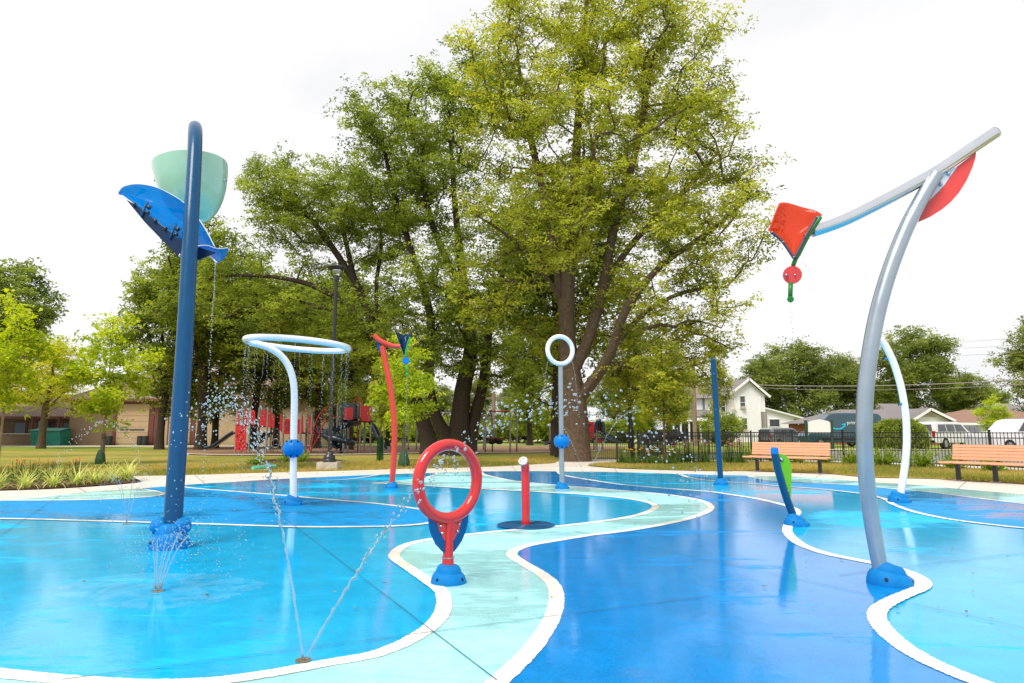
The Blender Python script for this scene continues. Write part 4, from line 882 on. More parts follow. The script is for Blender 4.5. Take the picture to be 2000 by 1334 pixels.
# ---- saplings
def sapling(name, seed, H, W, leaves, leaf, n_attr, lm, bark, low=.3, tr=.05):
    rs = random.Random(seed); trunks = [[(0, 0, -.1), (0, 0, H*.2), (.03, 0, H*.5), (0, .03, H*.92)]]; ells = []
    for k in range(10):
        s_ = k/9; z = H*(low + (1-low)*s_*.94); w_ = W*.5*(math.sin(math.pi*(.12+.80*s_)))**.8*.62; a = k*2.4
        ells.append(((math.cos(a)*w_*.75, math.sin(a)*w_*.75, z), (w_*.8, w_*.8, H*.075)))
    return tree_meshes(name, seed, trunks, ells, n_attr, leaves, leaf, .17*W*.5, bark, lm, .006, .42, tr, .3, .2, .5, .35, sag=-.04, flare=1.1, along=2)
sA = sapling('sapling_a', 31, 6.0, 3.7, 6000, (.15, .10), 95, M['leaf_lime'], M['bark_pale'], .30)
sB = sapling('sapling_b', 32, 6.2, 3.5, 6000, (.14, .09), 100, M['leaf_lime'], M['bark_pale'], .32)
sC = sapling('sapling_c', 33, 5.4, 2.7, 6400, (.12, .07), 95, M['leaf_main'], M['bark'], .34)
def sap(lb, px, Y, me, s_, rz): return plant_tree('sapling', lb, me, (P(px, 850, Y).x, Y, -.03), rz, s_, 'young park trees')
sap('bright lime sapling rising behind the variegated grass bed', 203, 26.5, sA, 1.0, .4)
sap('bright yellow green young tree cut by the left edge', 2, 24.5, sB, 1.06, 1.4)
sap('lime sapling with a green watering bag right of coral post', 789, 23.8, sA, (.78, .78, .80), 2.2)
sap('thin sapling in a green mesh guard left of coral post', 743, 28.5, sC, (.55, .55, .9), .4)
sap('young street tree in the flower bed before the fence', 1297, 25.6, sC, (.98, .98, .92), .9)
sap('slim tree behind the tall blue post before the house', 1404, 44, sC, (.95, .95, 1.42), 2.0)
sap('thin pale tree left of the utility pole by the porch', 1338, 52, sC, (.7, .7, 1.2), 2.9)
sap('small yellow green tree before the red roofed house', 1942, 46, sB, (.75, .75, .62), 2.9)
sap('small bright tree behind the gate, right of big trunk', 1252, 40, sB, (.42, .42, .52), .9)

# ---- clipped and wild shrubs
def bush(name, seed, R, H, leaves, leaf, lm, n_attr=60):
    trunks = [[(0, 0, -.05), (0, 0, H*.2), (0, 0, H*.5)]]; ells = [((0, 0, H*.52), (R, R, H*.46))]
    return tree_meshes(name, seed, trunks, ells, n_attr, leaves, leaf, R*.2, M['bark_dark'], lm, .012, .4, .06, .3, .4, .5, .1)
bR = bush('round_bush', 41, 1.9, 3.2, 12000, (.16, .09), M['leaf_mid'], 120)
bH = bush('hedge_bush', 42, 3.0, 3.4, 9000, (.3, .16), M['leaf_mid'], 110)
def shrub(lb, px, Y, me, s_, rz=0, grp=None): return plant_tree('shrub', lb, me, (P(px, 850, Y).x, Y, -.03), rz, s_, grp, 'shrub')
shrub('round leafy shrub before the white house wall', 1408, 58, bR, (.95, .95, .95))
HB = ['hedge shrub behind the left slide', 'hedge shrub beyond the arch climber', 'hedge shrub beyond the spiral slide', 'hedge shrub beyond the right play tower', 'hedge shrub just left of the coral post', 'hedge shrub beyond the watering bag sapling', 'hedge shrub left of the leaning trunks', 'hedge shrub behind the leaning trunks', 'hedge shrub behind the red ring', 'hedge shrub beyond the swing seats', 'hedge shrub right of the swing arch', 'hedge shrub left of the big trunk', 'hedge shrub beyond the far red play panel', 'hedge shrub beyond the gate']
for i, lb in enumerate(HB): shrub(lb, 545+i*52, 76+3*math.sin(i*1.7), bH, (1.0+.25*math.sin(i*2.1), 1, .85+.25*math.cos(i*1.3)), i, 'hedge at the back of the park')
# weeping shrub
rs = np.random.RandomState(9); Cc, Dd = [], []
for k in range(230):
    th = rs.uniform(0, 2*math.pi); r1 = 1.8*rs.uniform(.45, 1.0)**.6; zt = 2.15*math.sqrt(max(0, 1-(r1/2.6)**2))*rs.uniform(.9, 1.05); r0_ = r1*rs.uniform(.1, .6); zb = rs.uniform(.05, .7); path_ = crom([(math.cos(th)*r0_, math.sin(th)*r0_, zt), (math.cos(th)*r1*.85, math.sin(th)*r1*.85, zt*.93), (math.cos(th)*r1, math.sin(th)*r1, zt*.55), (math.cos(th)*r1*1.02, math.sin(th)*r1*1.02, zb)], 6)
    for i in range(len(path_)-1):
        for q in range(3): Cc.append(np.array(path_[i].lerp(path_[i+1], rs.uniform()))+rs.normal(size=3)*.06); Dd.append(np.array((path_[i+1]-path_[i]).normalized())+rs.normal(size=3)*.45)
C = np.array(Cc); n = len(C); D = unit(np.array(Dd)); Nn = rs.normal(size=(n, 3)); Nn[:, 2] += .6; Nn = unit(Nn-D*np.sum(Nn*D, 1, keepdims=True)); V, F = leaf_quads(rs, C, D, Nn, .24, .07)
wm = mesh_np('weeping_crown', V, F, M['leaf_mid'], np.clip(rs.normal(size=n)*.2+.45, 0, 1))
t = thing('weeping_shrub', 'dome shaped weeping shrub before the grey roofed house', 'shrub', (P(1756, 850, 47).x, 47, 0)); obj_from(wm, 'crown', t); MB().tube([(0, 0, -.05), (.05, 0, .8), (0, 0, 1.7)], [.12, .08, .04], 8).build('trunk', M['bark_dark'], t, True, world=False)

# ---- blade plants: variegated grass, junipers, lawn tufts
def blades(name, seed, n, L_, W_, spread, arch, mat, seg_=4, rad=.08, lean=(.25, 1.1)):
    rs = np.random.RandomState(seed); Vs, Fs, T_ = [], [], []; off = 0
    a = rs.uniform(0, 2*math.pi, n); ln = L_*rs.uniform(.55, 1.15, n); le = rs.uniform(lean[0], lean[1], n); b0 = rs.normal(size=(n, 2))*rad
    for i in range(n):
        dx, dy = math.cos(a[i]), math.sin(a[i]); p = np.array([b0[i, 0], b0[i, 1], 0.]); el = math.pi/2-le[i]*.45; V = []
        for k in range(seg_+1):
            w_ = W_*(1-(k/seg_)**1.5)*.5+.0006; V += [p+np.array([-dy*w_, dx*w_, 0]), p+np.array([dy*w_, -dx*w_, 0])]
            el -= arch*le[i]/seg_; p = p + np.array([dx*math.cos(el), dy*math.cos(el), math.sin(el)])*ln[i]/seg_
        Vs.append(np.array(V)); Fs.append(np.array([[2*k, 2*k+1, 2*k+3, 2*k+2] for k in range(seg_)])+off); off += len(V); T_ += [rs.uniform(.2, 1)]*seg_
    return mesh_np(name, np.concatenate(Vs), np.concatenate(Fs), mat, np.array(T_))
vg = [blades('variegated_grass_%d' % k, 60+k, 90, .78, .030, 1, 2.0, M['variegated'], 6, .05, (.3, 1.25)) for k in range(3)]
rnd = random.Random(4)
spots = [(-6, 953), (48, 952.5), (104, 950), (148, 946), (186, 943), (218, 940), (248, 938)]
VL = ['variegated grass clump cut by the left edge', 'variegated grass clump at front left of the bed, second from the edge', 'large variegated clump in the front row under orange flowers', 'front row variegated clump left of bed centre', 'front row variegated clump before the sapling', 'front row variegated clump just right of the sapling stem', 'rightmost front variegated clump at the bed tip', 'back row variegated clump near the left edge', 'back row variegated clump among orange flowers', 'back row variegated clump behind the large front clump', 'back row variegated clump left of the watering bag', 'back row variegated clump near the bed tip', 'variegated clump beyond the left edge of the bed', 'back row variegated clump by the watering bag', 'small variegated clump at the very tip of the bed']
for i, (px, py) in enumerate(spots):
    o = obj_from(vg[i % 3], 'variegated_grass_plant', None, G(px, py, .012), (0, 0, i*1.3), (rnd.uniform(.78, .98),)*3); tag(o, VL[i], 'grass plant', 'variegated grass clumps in the bed')
jn = []
for k in range(2):
    rs = np.random.RandomState(80+k); stems = 46; Cc, Dd, Nn_ = [], [], []
    for s_ in range(stems):
        a = rs.uniform(0, 6.28); el = rs.uniform(.35, 1.35); d = np.array([math.cos(a)*math.cos(el), math.sin(a)*math.cos(el), math.sin(el)]); l = rs.uniform(.4, .8)
        for q in range(34):
            f = rs.uniform(.15, 1); p = d*l*f + np.array([0, 0, -.10*f*f*math.cos(el)]); Cc.append(p); Dd.append(d+rs.normal(size=3)*.38); Nn_.append(rs.normal(size=3))
    Cc = np.array(Cc); Dd = unit(np.array(Dd)); Nn_ = np.array(Nn_); Nn_ = unit(Nn_-Dd*np.sum(Nn_*Dd, 1, keepdims=True)); V, F = leaf_quads(rs, Cc, Dd, Nn_, .13, .028); jn.append(mesh_np('juniper_%d' % k, V, F, M['juniper'], rs.uniform(0, 1, len(F))))
JL = [(1468, 900, 1.0, 'juniper left behind the first bench'), (1512, 903, .8, 'juniper showing under the first bench seat, left'), (1560, 906, .9, 'juniper under the right half of the first bench'), (1608, 905.5, 1.0, 'juniper at the right end of the first bench'), (1664, 907, 1.0, 'juniper just left of the silver pole'), (1726, 910, 1.25, 'spreading juniper between silver pole and white arch'), (1802, 914, 1.15, 'juniper just right of the white arch post'), (1868, 917, 1.1, 'juniper behind the left end of the second bench'), (1940, 922, 1.0, 'juniper under the second bench seat'), (560, 903, .8, 'dark low shrub left behind the shower ring post'), (588, 903.5, .85, 'dark low shrub right behind the shower ring post'), (500, 909, .75, 'low shrub beside the teal pipe')]
for i, (px, py, s_, lb) in enumerate(JL):
    o = obj_from(jn[i % 2], 'juniper_shrub', None, G(px, py, 0), (0, 0, i*2.1), (s_*.78, s_*.78, s_*.80)); tag(o, lb, 'shrub', 'low junipers')
st(sheet('shrub_bed', gp([(470, 917), (520, 918), (580, 917), (640, 912), (690, 903), (640, 896), (560, 895), (490, 900)], 4), .004, M['mulch']))
# flowering plants along the fence and orange flowers in the left bed
def flower_plant(name, lb, loc, seed, h, nst, petal, headr, grp, cone=True):
    rs_ = np.random.RandomState(seed); t = thing('flower_plant', lb, 'flowering plant', loc, grp)
    me = blades('flower_foliage', seed, 90, h*.75, .030, 1, 1.0, M['flower_leaf'], 3, .14, (.1, 1.0)); obj_from(me, 'foliage', t)
    stb = MB(); heads = []
    for k in range(nst):
        a = rs_.uniform(0, 6.28); r = rs_.uniform(.03, .28); z = h*rs_.uniform(.75, 1.1); q = Vector((math.cos(a)*r, math.sin(a)*r, z)); stb.tube([q*.1*0+Vector((math.cos(a)*r*.3, math.sin(a)*r*.3, 0)), q], .005, 4); heads.append(q)
    stb.build('stems', M['flower_leaf'], t, world=False)
    for q in heads:
        f = MB(); k2 = 8
        for j in range(k2):
            a = 2*math.pi*j/k2; d = Vector((math.cos(a), math.sin(a), -.35)); s2 = Vector((-math.sin(a), math.cos(a), 0))
            f.add([q, q+d*headr*.6+s2*headr*.28, q+d*headr, q+d*headr*.6-s2*headr*.28], [(0, 1, 2, 3)])
        fo = f.build('flower_head', petal, t, world=False)
        if cone: MB().sphere(q+Vector((0, 0, .006)), (headr*.3, headr*.3, headr*.26), 8, 5).build('flower_cone', M['cone'], fo, True, world=False)
    return t
for i, (px, py, pet, lb) in enumerate([(1318, 905, 'pink', 'pink coneflowers just right of the young street tree'), (1345, 904.5, 'pink', 'pink coneflowers mid bed before the fence'), (1378, 905, 'pink', 'pink coneflowers just left of the tall blue post'), (1425, 905.5, 'pink', 'pink coneflowers right of the tall blue post'), (1448, 906, 'pink', 'pink coneflowers beside the first bench'), (1236, 907, 'yellow', 'yellow flowers at the left end of the fence bed'), (1262, 906.5, 'yellow', 'yellow flowers left of the young street tree'), (1282, 907, 'cream_fl', 'cream flowers at the foot of the young street tree'), (1310, 908, 'cream_fl', 'cream flower heads before the pink coneflowers'), (1216, 906, 'flower_leaf', 'leafy green clump beside the gate path')]):
    flower_plant('f', lb, G(px, py, .002), 100+i, .85 if pet == 'pink' else .6, 16 if pet == 'pink' else 9, M[pet], .055 if pet == 'pink' else .06, 'flowering plants along the fence', pet in ('pink', 'yellow'))
for i, (px, py, lb) in enumerate([(30, 940, 'orange flowers near the left edge of the bed'), (62, 939, 'orange flowers behind the large variegated clump'), (95, 938, 'orange flowers at the middle of the left bed'), (142, 937, 'orange flowers left of the sapling')]):
    flower_plant('f', lb, G(px, py, .012), 130+i, .5, 12, M['orange_fl'], .04, 'orange flowers in the left bed', False)
# lawn tufts in view
rs = np.random.RandomState(12)
def tufts(name, lb, poly, n, h, z=-.006):
    xs = np.array([p[0] for p in poly]); ys = np.array([p[1] for p in poly]); pts = []
    while len(pts) < n:
        x = rs.uniform(xs.min(), xs.max(), 4000); y = rs.uniform(ys.min(), ys.max(), 4000); ins = np.zeros(4000, bool); j = len(xs)-1
        for i in range(len(xs)):
            c = ((ys[i] > y) != (ys[j] > y)) & (x < (xs[j]-xs[i])*(y-ys[i])/(ys[j]-ys[i]+1e-12)+xs[i]); ins ^= c; j = i
        pts += list(zip(x[ins], y[ins]))
    C = np.array([(a, b_, z) for a, b_ in pts[:n]]); D = rs.normal(size=(n, 3))*.4; D[:, 2] = 1; D = unit(D); Nn = rs.normal(size=(n, 3)); Nn = unit(Nn-D*np.sum(Nn*D, 1, keepdims=True))
    V, F = leaf_quads(rs, C, D, Nn, h, h*.22); tt = np.clip(.5+.35*np.sin(C[:, 0]*.9+1.3*np.sin(C[:, 1]*.7))+rs.normal(size=n)*.2, 0, 1)
    o = obj_from(mesh_np(name, V, F, M['grassblade'], tt), name, None); tag(o, lb, 'grass', None, 'stuff')
gs = [p.co for p in bpy.data.objects['grass_strip'].data.vertices]
tufts('grass', 'short dry lawn grass between walk and fence', gs, 60000, .075)
wl = gp(OUTER2, 3); back = [(p.x*1.28, p.y*1.28, 0) for p in wl][::-1]
tufts('grass', 'short dry lawn grass behind the concrete walk', wl+back, 70000, .085, -.03)
# ================================================================== STREET FURNITURE, PLAYGROUND, BUILDINGS, VEHICLES
M['play_red'] = pm('play_red_plastic', lin(206, 36, 44), .35, var=.08); M['play_navy'] = pm('slide_navy_plastic', lin(18, 44, 62), .28, var=.12, coat=.3)
M['galv'] = pm('galvanised_post', lin(158, 152, 150), .4, metal=.5, var=.08); M['deck'] = pm('dark_deck', lin(40, 38, 42), .6)
M['hold'] = pm('climbing_hold', lin(48, 44, 40), .6); M['hold_o'] = pm('climbing_hold_orange', lin(196, 120, 40), .6); M['rope_red'] = pm('red_tube', lin(196, 50, 36), .4)
M['siding'] = pm('tan_siding', lin(186, 160, 128), .8, var=.07, scale=1.2); M['siding_d'] = pm('brown_siding', lin(128, 106, 84), .8, var=.08); M['trim'] = pm('maroon_trim', lin(112, 62, 58), .6)
M['shingle'] = pm('brown_shingle', lin(138, 112, 104), .9, var=.18, scale=7, bump=.5, bscale=9); M['shingle_g'] = pm('grey_shingle', lin(128, 122, 122), .9, var=.14, scale=7, bump=.5, bscale=9); M['shingle_r'] = pm('red_brown_shingle', lin(142, 110, 94), .9, var=.14, scale=7, bump=.5, bscale=9)
M['white_wall'] = pm('white_clapboard', lin(240, 239, 240), .7, var=.03, scale=3); M['white_trim'] = pm('white_trim', lin(240, 239, 240), .5, var=.03); M['brick'] = pm('brick_wall', lin(160, 96, 74), .85, var=.25, scale=18)
M['glass'] = pm('window_glass', lin(70, 76, 80), .08, var=.25, scale=1.5, spec=.8); M['shutter'] = pm('slate_shutter', lin(104, 122, 142), .6); M['door_tan'] = pm('garage_door_tan', lin(190, 162, 128), .6, var=.05, scale=1)
M['dumpster'] = pm('teal_bin', lin(22, 116, 100), .5, var=.15); M['wood_pole'] = pm('weathered_pole', lin(142, 122, 104), .9, var=.18, scale=4, bump=.4)
M['van'] = pm('slate_blue_van', lin(44, 74, 90), .25, var=.04, coat=.5); M['van_arrow'] = pm('arrow_cyan', lin(30, 178, 212), .4, var=.02); M['lettering'] = pm('pale_lettering', lin(235, 240, 242), .5, var=.02)
M['car_white'] = pm('white_car_paint', lin(226, 226, 228), .2, var=.03, coat=.6); M['car_grey'] = pm('grey_car_paint', lin(140, 144, 150), .25, metal=.4, coat=.5); M['car_black'] = pm('black_car_paint', lin(34, 36, 42), .2, coat=.6)
M['tyre'] = pm('tyre', (.015, .015, .015, 1), .8); M['rim'] = pm('wheel_rim', lin(170, 170, 172), .3, metal=.8); M['tail'] = pm('tail_light', lin(190, 24, 20), .25); M['head'] = pm('head_light', lin(215, 220, 226), .1)
M['sign_white'] = pm('sign_board', lin(240, 236, 230), .6, var=.03); M['sign_green'] = pm('sign_post_green', lin(30, 70, 52), .5); M['teal_pipe'] = pm('teal_pvc', lin(96, 196, 164), .35); M['bag'] = pm('green_tree_bag', lin(44, 82, 52), .6, var=.25, scale=12, bump=.8, bscale=14)
M['mesh_guard'] = acrylic('green_mesh_guard', lin(170, 205, 178), lin(30, 100, 60), .75); M['wire'] = pm('cable', lin(150, 140, 136), .6); M['wrap'] = pm('trunk_wrap', lin(98, 86, 74), .9)
M['bin'] = pm('dark_barrel', lin(46, 46, 52), .6); M['glass_lamp'] = pm('lamp_lens', lin(206, 206, 204), .3)

# ---- benches
def bench(label, loc, rz, length, legs):
    t = thing('park_bench', label, 'bench', loc, 'orange plank benches', rz)
    def part(b, n, m): return b.build(n, M[m], t, world=False)
    L2 = length/2
    for k in range(5):        # backrest planks, leaning back
        f = (k+.5)/5; z = .50+.38*f; y = .22+.09*f
        part(MB().box((0, y, z), (length-.06, .032, .067), Matrix.Rotation(-.22, 3, 'X')), 'back_slat', 'orange_slat')
    for k in range(5):
        y = -.28+.098*k; z = .45-.012*math.sin(k*.8) + (.0 if k else -.012)
        part(MB().box((0, y, z), (length+.1 if k < 4 else length, .09, .034), Matrix.Rotation(.05 if k else -.25, 3, 'X')), 'seat_slat', 'orange_slat')
    for x in legs:
        lg = MB().bar((x, .02, .0), (x, .02, .43), .085, .085).build('leg', M['black'], t, world=False)
        MB().box((x, .02, .008), (.20, .20, .016)).build('foot_plate', M['galv'], lg, world=False)
        part(MB().bar((x, -.30, .425), (x, .24, .425), .05, .03), 'seat_bracket', 'black'); part(MB().bar((x, .20, .425), (x, .335, .88), .05, .03), 'back_bracket', 'black')
    return t
b1 = (G(1479, 920.3)+G(1601.7, 925))/2; d1 = G(1601.7, 925)-G(1479, 920.3)
bench('orange plank bench behind the curved blue post, wholly in view', b1, math.atan2(d1.y, d1.x), 2.35, (-d1.length/2, d1.length/2))
p0, p1_ = G(1872, 938.4), G(1945, 942.4); d2 = p1_-p0; u2 = d2.normalized(); ctr = p0 + u2*.95
bench('orange plank bench cut off by the right edge', ctr, math.atan2(d2.y, d2.x), 2.35, (-.95, -.95+d2.length, .95))

# ---- black picket fence
def fence(label, pts, spacing, pick, h=1.2, grp='black park fences', name='picket_fence', pickr=.008, skip_posts=()):
    pts = [Vector(p) for p in pts]; t = thing(name, label, 'fence', pts[0], grp); pk = None
    for i in range(len(pts)-1):
        a, b_ = pts[i], pts[i+1]; d = (b_-a); n = max(1, round(d.length/spacing)); ang = math.atan2(d.y, d.x)
        for k in range(n + (1 if i == len(pts)-2 else 0)):
            q = a + d*k/n
            po = MB().box(q+Vector((0, 0, h/2+.02)), (.062, .062, h+.04), Matrix.Rotation(ang, 3, 'Z')).build('post', M['black'], t)
            MB().box(q+Vector((0, 0, h+.055)), (.078, .078, .03), Matrix.Rotation(ang, 3, 'Z')).build('post_cap', M['black'], po)
        for z in (h-.03, h-.19, .13): MB().bar(a+Vector((0, 0, z)), b_+Vector((0, 0, z)), .028, .030).build('rail', M['black'], t)
        m_ = int(d.length/pick)
        if pk is None:
            pk = bpy.data.meshes.new('picket'); pk.from_pydata([(x, y, z) for x in (-pickr, pickr) for y in (-pickr, pickr) for z in (.05, h)], [], [(0,1,3,2), (4,6,7,5), (0,4,5,1), (2,3,7,6), (0,2,6,4), (1,5,7,3)]); pk.materials.append(M['black'])
        for k in range(1, m_):
            o = obj_from(pk, 'picket', t, a + d*k/m_ - pts[0], (0, 0, ang))
    return t
FA, FB, FC, FD = Vector((5.15, 28.0, -.01)), Vector((9.72, 27.05, -.01)), Vector((12.62, 26.3, -.01)), Vector((15.1, 21.8, -.01))
fence('long black picket fence behind the benches and flower bed', [FA, FB, FC, FD, Vector((17.4, 17.4, -.01))], 2.5, .105)
fence('black picket gate leaf between big tree and flower bed', [Vector((2.98, 28.5, -.01)), Vector((4.3, 28.3, -.01)), Vector((5.0, 28.35, -.01))], 1.35, .075, name='fence_gate', pickr=.007)
fence('farther black picket fence seen past the young street tree', [Vector((5.4, 29.6, -.01)), Vector((8.0, 36.0, -.01)), Vector((15.2, 37.4, -.01))], 2.6, .13)
t = thing('gate_post', 'tall dark post beside the park gate', 'post', Vector((4.95, 28.6, 0)))
MB().bar(Vector((4.95, 28.6, 0)), Vector((4.95, 28.6, 1.95)), .09, .09).build('shaft', M['black'], t); MB().box(Vector((4.95, 28.52, 1.0)), (.16, .1, .32)).build('latch_box', M['black'], t)

# ---- lamp post
Lm = G(642.5, 916.5)
t = thing('lamp_post', 'tall black lamp post on a concrete footing behind the walk', 'street lamp', Lm)
MB().box(Lm+Vector((0, 0, .11)), (.66, .6, .24)).build('footing', M['block'], t)
MB().lathe([(.21, .23), (.21, .30), (.185, .33), (.19, .36), (.17, .42), (.12, .47), (.115, .52), (.075, .56)], 20, Lm, None, True, True).build('base', M['black'], t, True, angle=40)
zT = P(649, 548, Lm.y).z; MB().tube([Lm+Vector((0, 0, .5)), Lm+Vector((.03, 0, zT))], [.068, .056], 18).build('shaft', M['black'], t, True, angle=40)
hd = Lm+Vector((.03, 0, zT)); MB().lathe([(.085, -.02), (.085, .12), (.06, .18)], 16, hd, None, True, True).build('collar', M['black'], t, True, angle=40)
for s_ in (-1, 1): MB().tube(crom([hd+Vector((s_*.06, 0, .1)), hd+Vector((s_*.17, 0, .22)), hd+Vector((s_*.20, 0, .42))], 5), .018, 8).build('yoke', M['black'], t, True)
lh = MB().lathe([(.17, .36), (.30, .40), (.325, .44), (.30, .475), (.12, .50), (.0, .505)], 30, hd, None, True, False).build('lamp_head', M['black'], t, True, angle=50)
MB().lathe([(.12, .325), (.14, .362)], 20, hd, None, True, True).build('lens', M['glass_lamp'], lh)

# ---- teal pipe, watering bag, mesh guard, trunk wraps
a, b_ = G(494, 914, .14), G(537, 910.5, .14); t = thing('drain_pipe', 'teal plastic pipe lying on a concrete block by the bed', 'pipe', G(515, 916))
MB().tube([a, b_], .055, 14).build('tube', M['teal_pipe'], t, True, angle=40)
q = G(518, 918); t2 = thing('concrete_block', 'small concrete block under the teal pipe', 'block', q); MB().box(q+Vector((0, 0, .04)), (.36, .22, .1)).build('body', M['block'], t2); MB().box(q+Vector((0, 0, .095)), (.30, .16, .012)).build('top_ledge', M['block'], t2)
def bagged(lb, loc, s_):
    prof = [(.20*s_, 0), (.25*s_, .05*s_), (.24*s_, .25*s_), (.18*s_, .50*s_), (.12*s_, .66*s_), (.07*s_, .72*s_)]
    b = MB().lathe(prof, 20, loc, None, True, True); rr2 = random.Random(3)
    for i, v in enumerate(b.v): b.v[i] = v + Vector((rr2.uniform(-.02, .02), rr2.uniform(-.02, .02), rr2.uniform(-.02, .02)))*s_
    t_ = thing('watering_bag', lb, 'tree bag', loc, 'green tree watering bags'); b.build('bag', M['bag'], t_, True); MB().tube([loc+Vector((.13*s_, 0, .6*s_)), loc+Vector((.02, .02, .82*s_))], .012, 6).build('strap', M['bag'], t_)
    return t_
bagged('green watering bag round the sapling right of the coral post', Vector((P(790, 850, 23.8).x, 23.8-.02, -.03)), .82); bagged('green watering bag on the lime sapling behind the left bed', Vector((P(200, 850, 26.5).x, 26.5-.02, -.03)), .75)
q = Vector((P(743, 850, 28.5).x, 28.5, -.03)); t = thing('mesh_guard', 'green mesh guard round the thin sapling left of coral post', 'tree guard', q); MB().lathe([(.14, 0), (.14, .5), (.13, 1.0)], 14, q).build('sleeve', M['mesh_guard'], t, True); MB().tube([q+Vector((.14, 0, -.02)), q+Vector((.14, 0, 1.3))], .015, 6).build('stake', M['wood_pole'], t)
for px, Y, lb in ((789.5, 23.8, 'grey wrap on the trunk of the sapling right of coral post'), (202.5, 26.5, 'dark wrap on the trunk of the lime sapling at left')):
    q = Vector((P(px, 850, Y).x, Y, -.03)); t = thing('trunk_wrap', lb, 'wrap', q); MB().lathe([(.085, 0), (.08, .5), (.078, 1.15), (.07, 1.15)], 14, q).build('sleeve', M['wrap'], t, True); MB().tube([q+Vector((math.cos(a_)*.087, math.sin(a_)*.087, 1.0)) for a_ in [k*.5236 for k in range(12)]], .008, 5, closed=True).build('tie', M['black'], t)

# ---- playground (main structure, about 40 m away)
YP = 40.0
def PP(px, py, dy=0.0): return P(px, py, YP+dy)
t = thing('play_structure', 'red and navy climbing structure with slides behind the lamp post', 'playground', (PP(560, 883).x, YP, 0))
def post(px, top, dy=0.0, r=.06):
    q = PP(px, 850, dy); z = PP(px, top, dy).z
    po = MB().tube([(q.x, q.y, -.03), (q.x, q.y, z)], r, 10).build('post', M['galv'], t, True, angle=40); MB().sphere((q.x, q.y, z), (r*1.05, r*1.05, r*.7), 10, 6).build('post_cap', M['galv'], po, True)
for px, top, dy in [(461, 799, 0), (473, 799, .9), (487, 797, 0), (505, 799, .9), (521, 797, 0), (529, 799, .9), (553, 804, 0), (567, 806, 1.2), (587, 806, 0), (598, 815, 1.0), (608, 809, 0), (658, 789, 0), (672, 799, 1.2), (680, 790, 1.2), (703, 788, 0), (712, 800, 1.2), (724, 790, .2)]: post(px, top, dy)
def deck(x0, x1, y, d=1.2):
    a, b_ = PP(x0, y), PP(x1, y); MB().box(((a.x+b_.x)/2, YP+d/2, a.z), (b_.x-a.x, d, .09)).build('deck', M['deck'], t)
for x0, x1, y in ((459, 489, 831), (487, 530, 833), (529, 554, 838), (552, 588, 846), (586, 610, 846), (656, 726, 823)): deck(x0, x1, y)
def panel(poly, dy=-.02, m='play_red', holes=()):
    pl_ = MB().plate([PP(x, y, dy) for x, y in poly], .035, (0, 1, 0)).build('panel', M[m], t)
    for h in holes: MB().plate([PP(x, y, dy-.02) for x, y in h], .01, (0, 1, 0)).build('slot', M['deck'], pl_)
    return pl_
panel([(463, 802), (467, 801), (468, 830), (462, 830)]); panel([(478, 803), (481, 800), (484, 801), (483, 829), (477, 830)])
panel([(490, 802), (494, 800), (498, 803), (499, 826), (496, 831), (491, 829)]); panel([(508, 816), (511, 801), (520, 800), (520, 833), (507, 832)]); panel([(522, 803), (530, 804), (530, 836), (522, 834)])
panel([(532, 812), (535, 808), (537, 813), (536, 836), (531, 836)]); panel([(547, 812), (550, 808), (552, 812), (553, 846), (546, 840)])
panel([(554, 819), (558, 818), (574, 818.5), (587, 819), (587, 848), (554, 848)], holes=[[(x, 822), (x+1.5, 822), (x+1.5, 842), (x, 842)] for x in (558, 562, 566, 570, 574, 578)])
panel([(588, 813), (592, 812.5), (593, 844), (588, 846)]); panel([(603, 813), (607, 813), (608, 845), (602, 845)])
cw = panel([(460, 831), (480.5, 831), (480.5, 880), (459.5, 880)], -.08)
rr2 = random.Random(6)
for k in range(11): MB().sphere(PP(463+rr2.uniform(0, 15), 836+k*3.9, -.12), (.055, .04, .035), 8, 5).build('climbing_hold', M[('hold', 'hold_o')[k % 2]], cw, True)
def slide(path, w_, name='slide', m='play_navy', wall=.16):
    c = crom(path, 6); rows = []
    for i, p in enumerate(c):
        d = (c[min(i+1, len(c)-1)]-c[max(i-1, 0)]); d.z = 0; d = d.normalized() if d.length > 1e-6 else Vector((1, 0, 0)); s_ = Vector((-d.y, d.x, 0))
        rows.append([p+s_*w_*.5+Vector((0, 0, wall)), p+s_*w_*.48+Vector((0, 0, .02)), p, p-s_*w_*.48+Vector((0, 0, .02)), p-s_*w_*.5+Vector((0, 0, wall))])
    o = MB().grid(rows).build(name, M[m], t, True); sd_ = o.modifiers.new('thickness', 'SOLIDIFY'); sd_.thickness = .03
    return o
slide([PP(459, 846, .5), PP(447, 853, .5), PP(432, 864, .5), PP(416, 874, .5), PP(402, 877.5, .5)], .62)
slide([PP(611, 836, .4), PP(620, 840, .2), PP(634, 853, -.1), PP(646, 862, -.3), PP(655, 873, -.5), PP(662, 877, -.6)], .65)
slide([PP(528, 846, .7), PP(516, 856, 1.1), PP(500, 868, 1.5), PP(488, 871, 1.7)], .6)
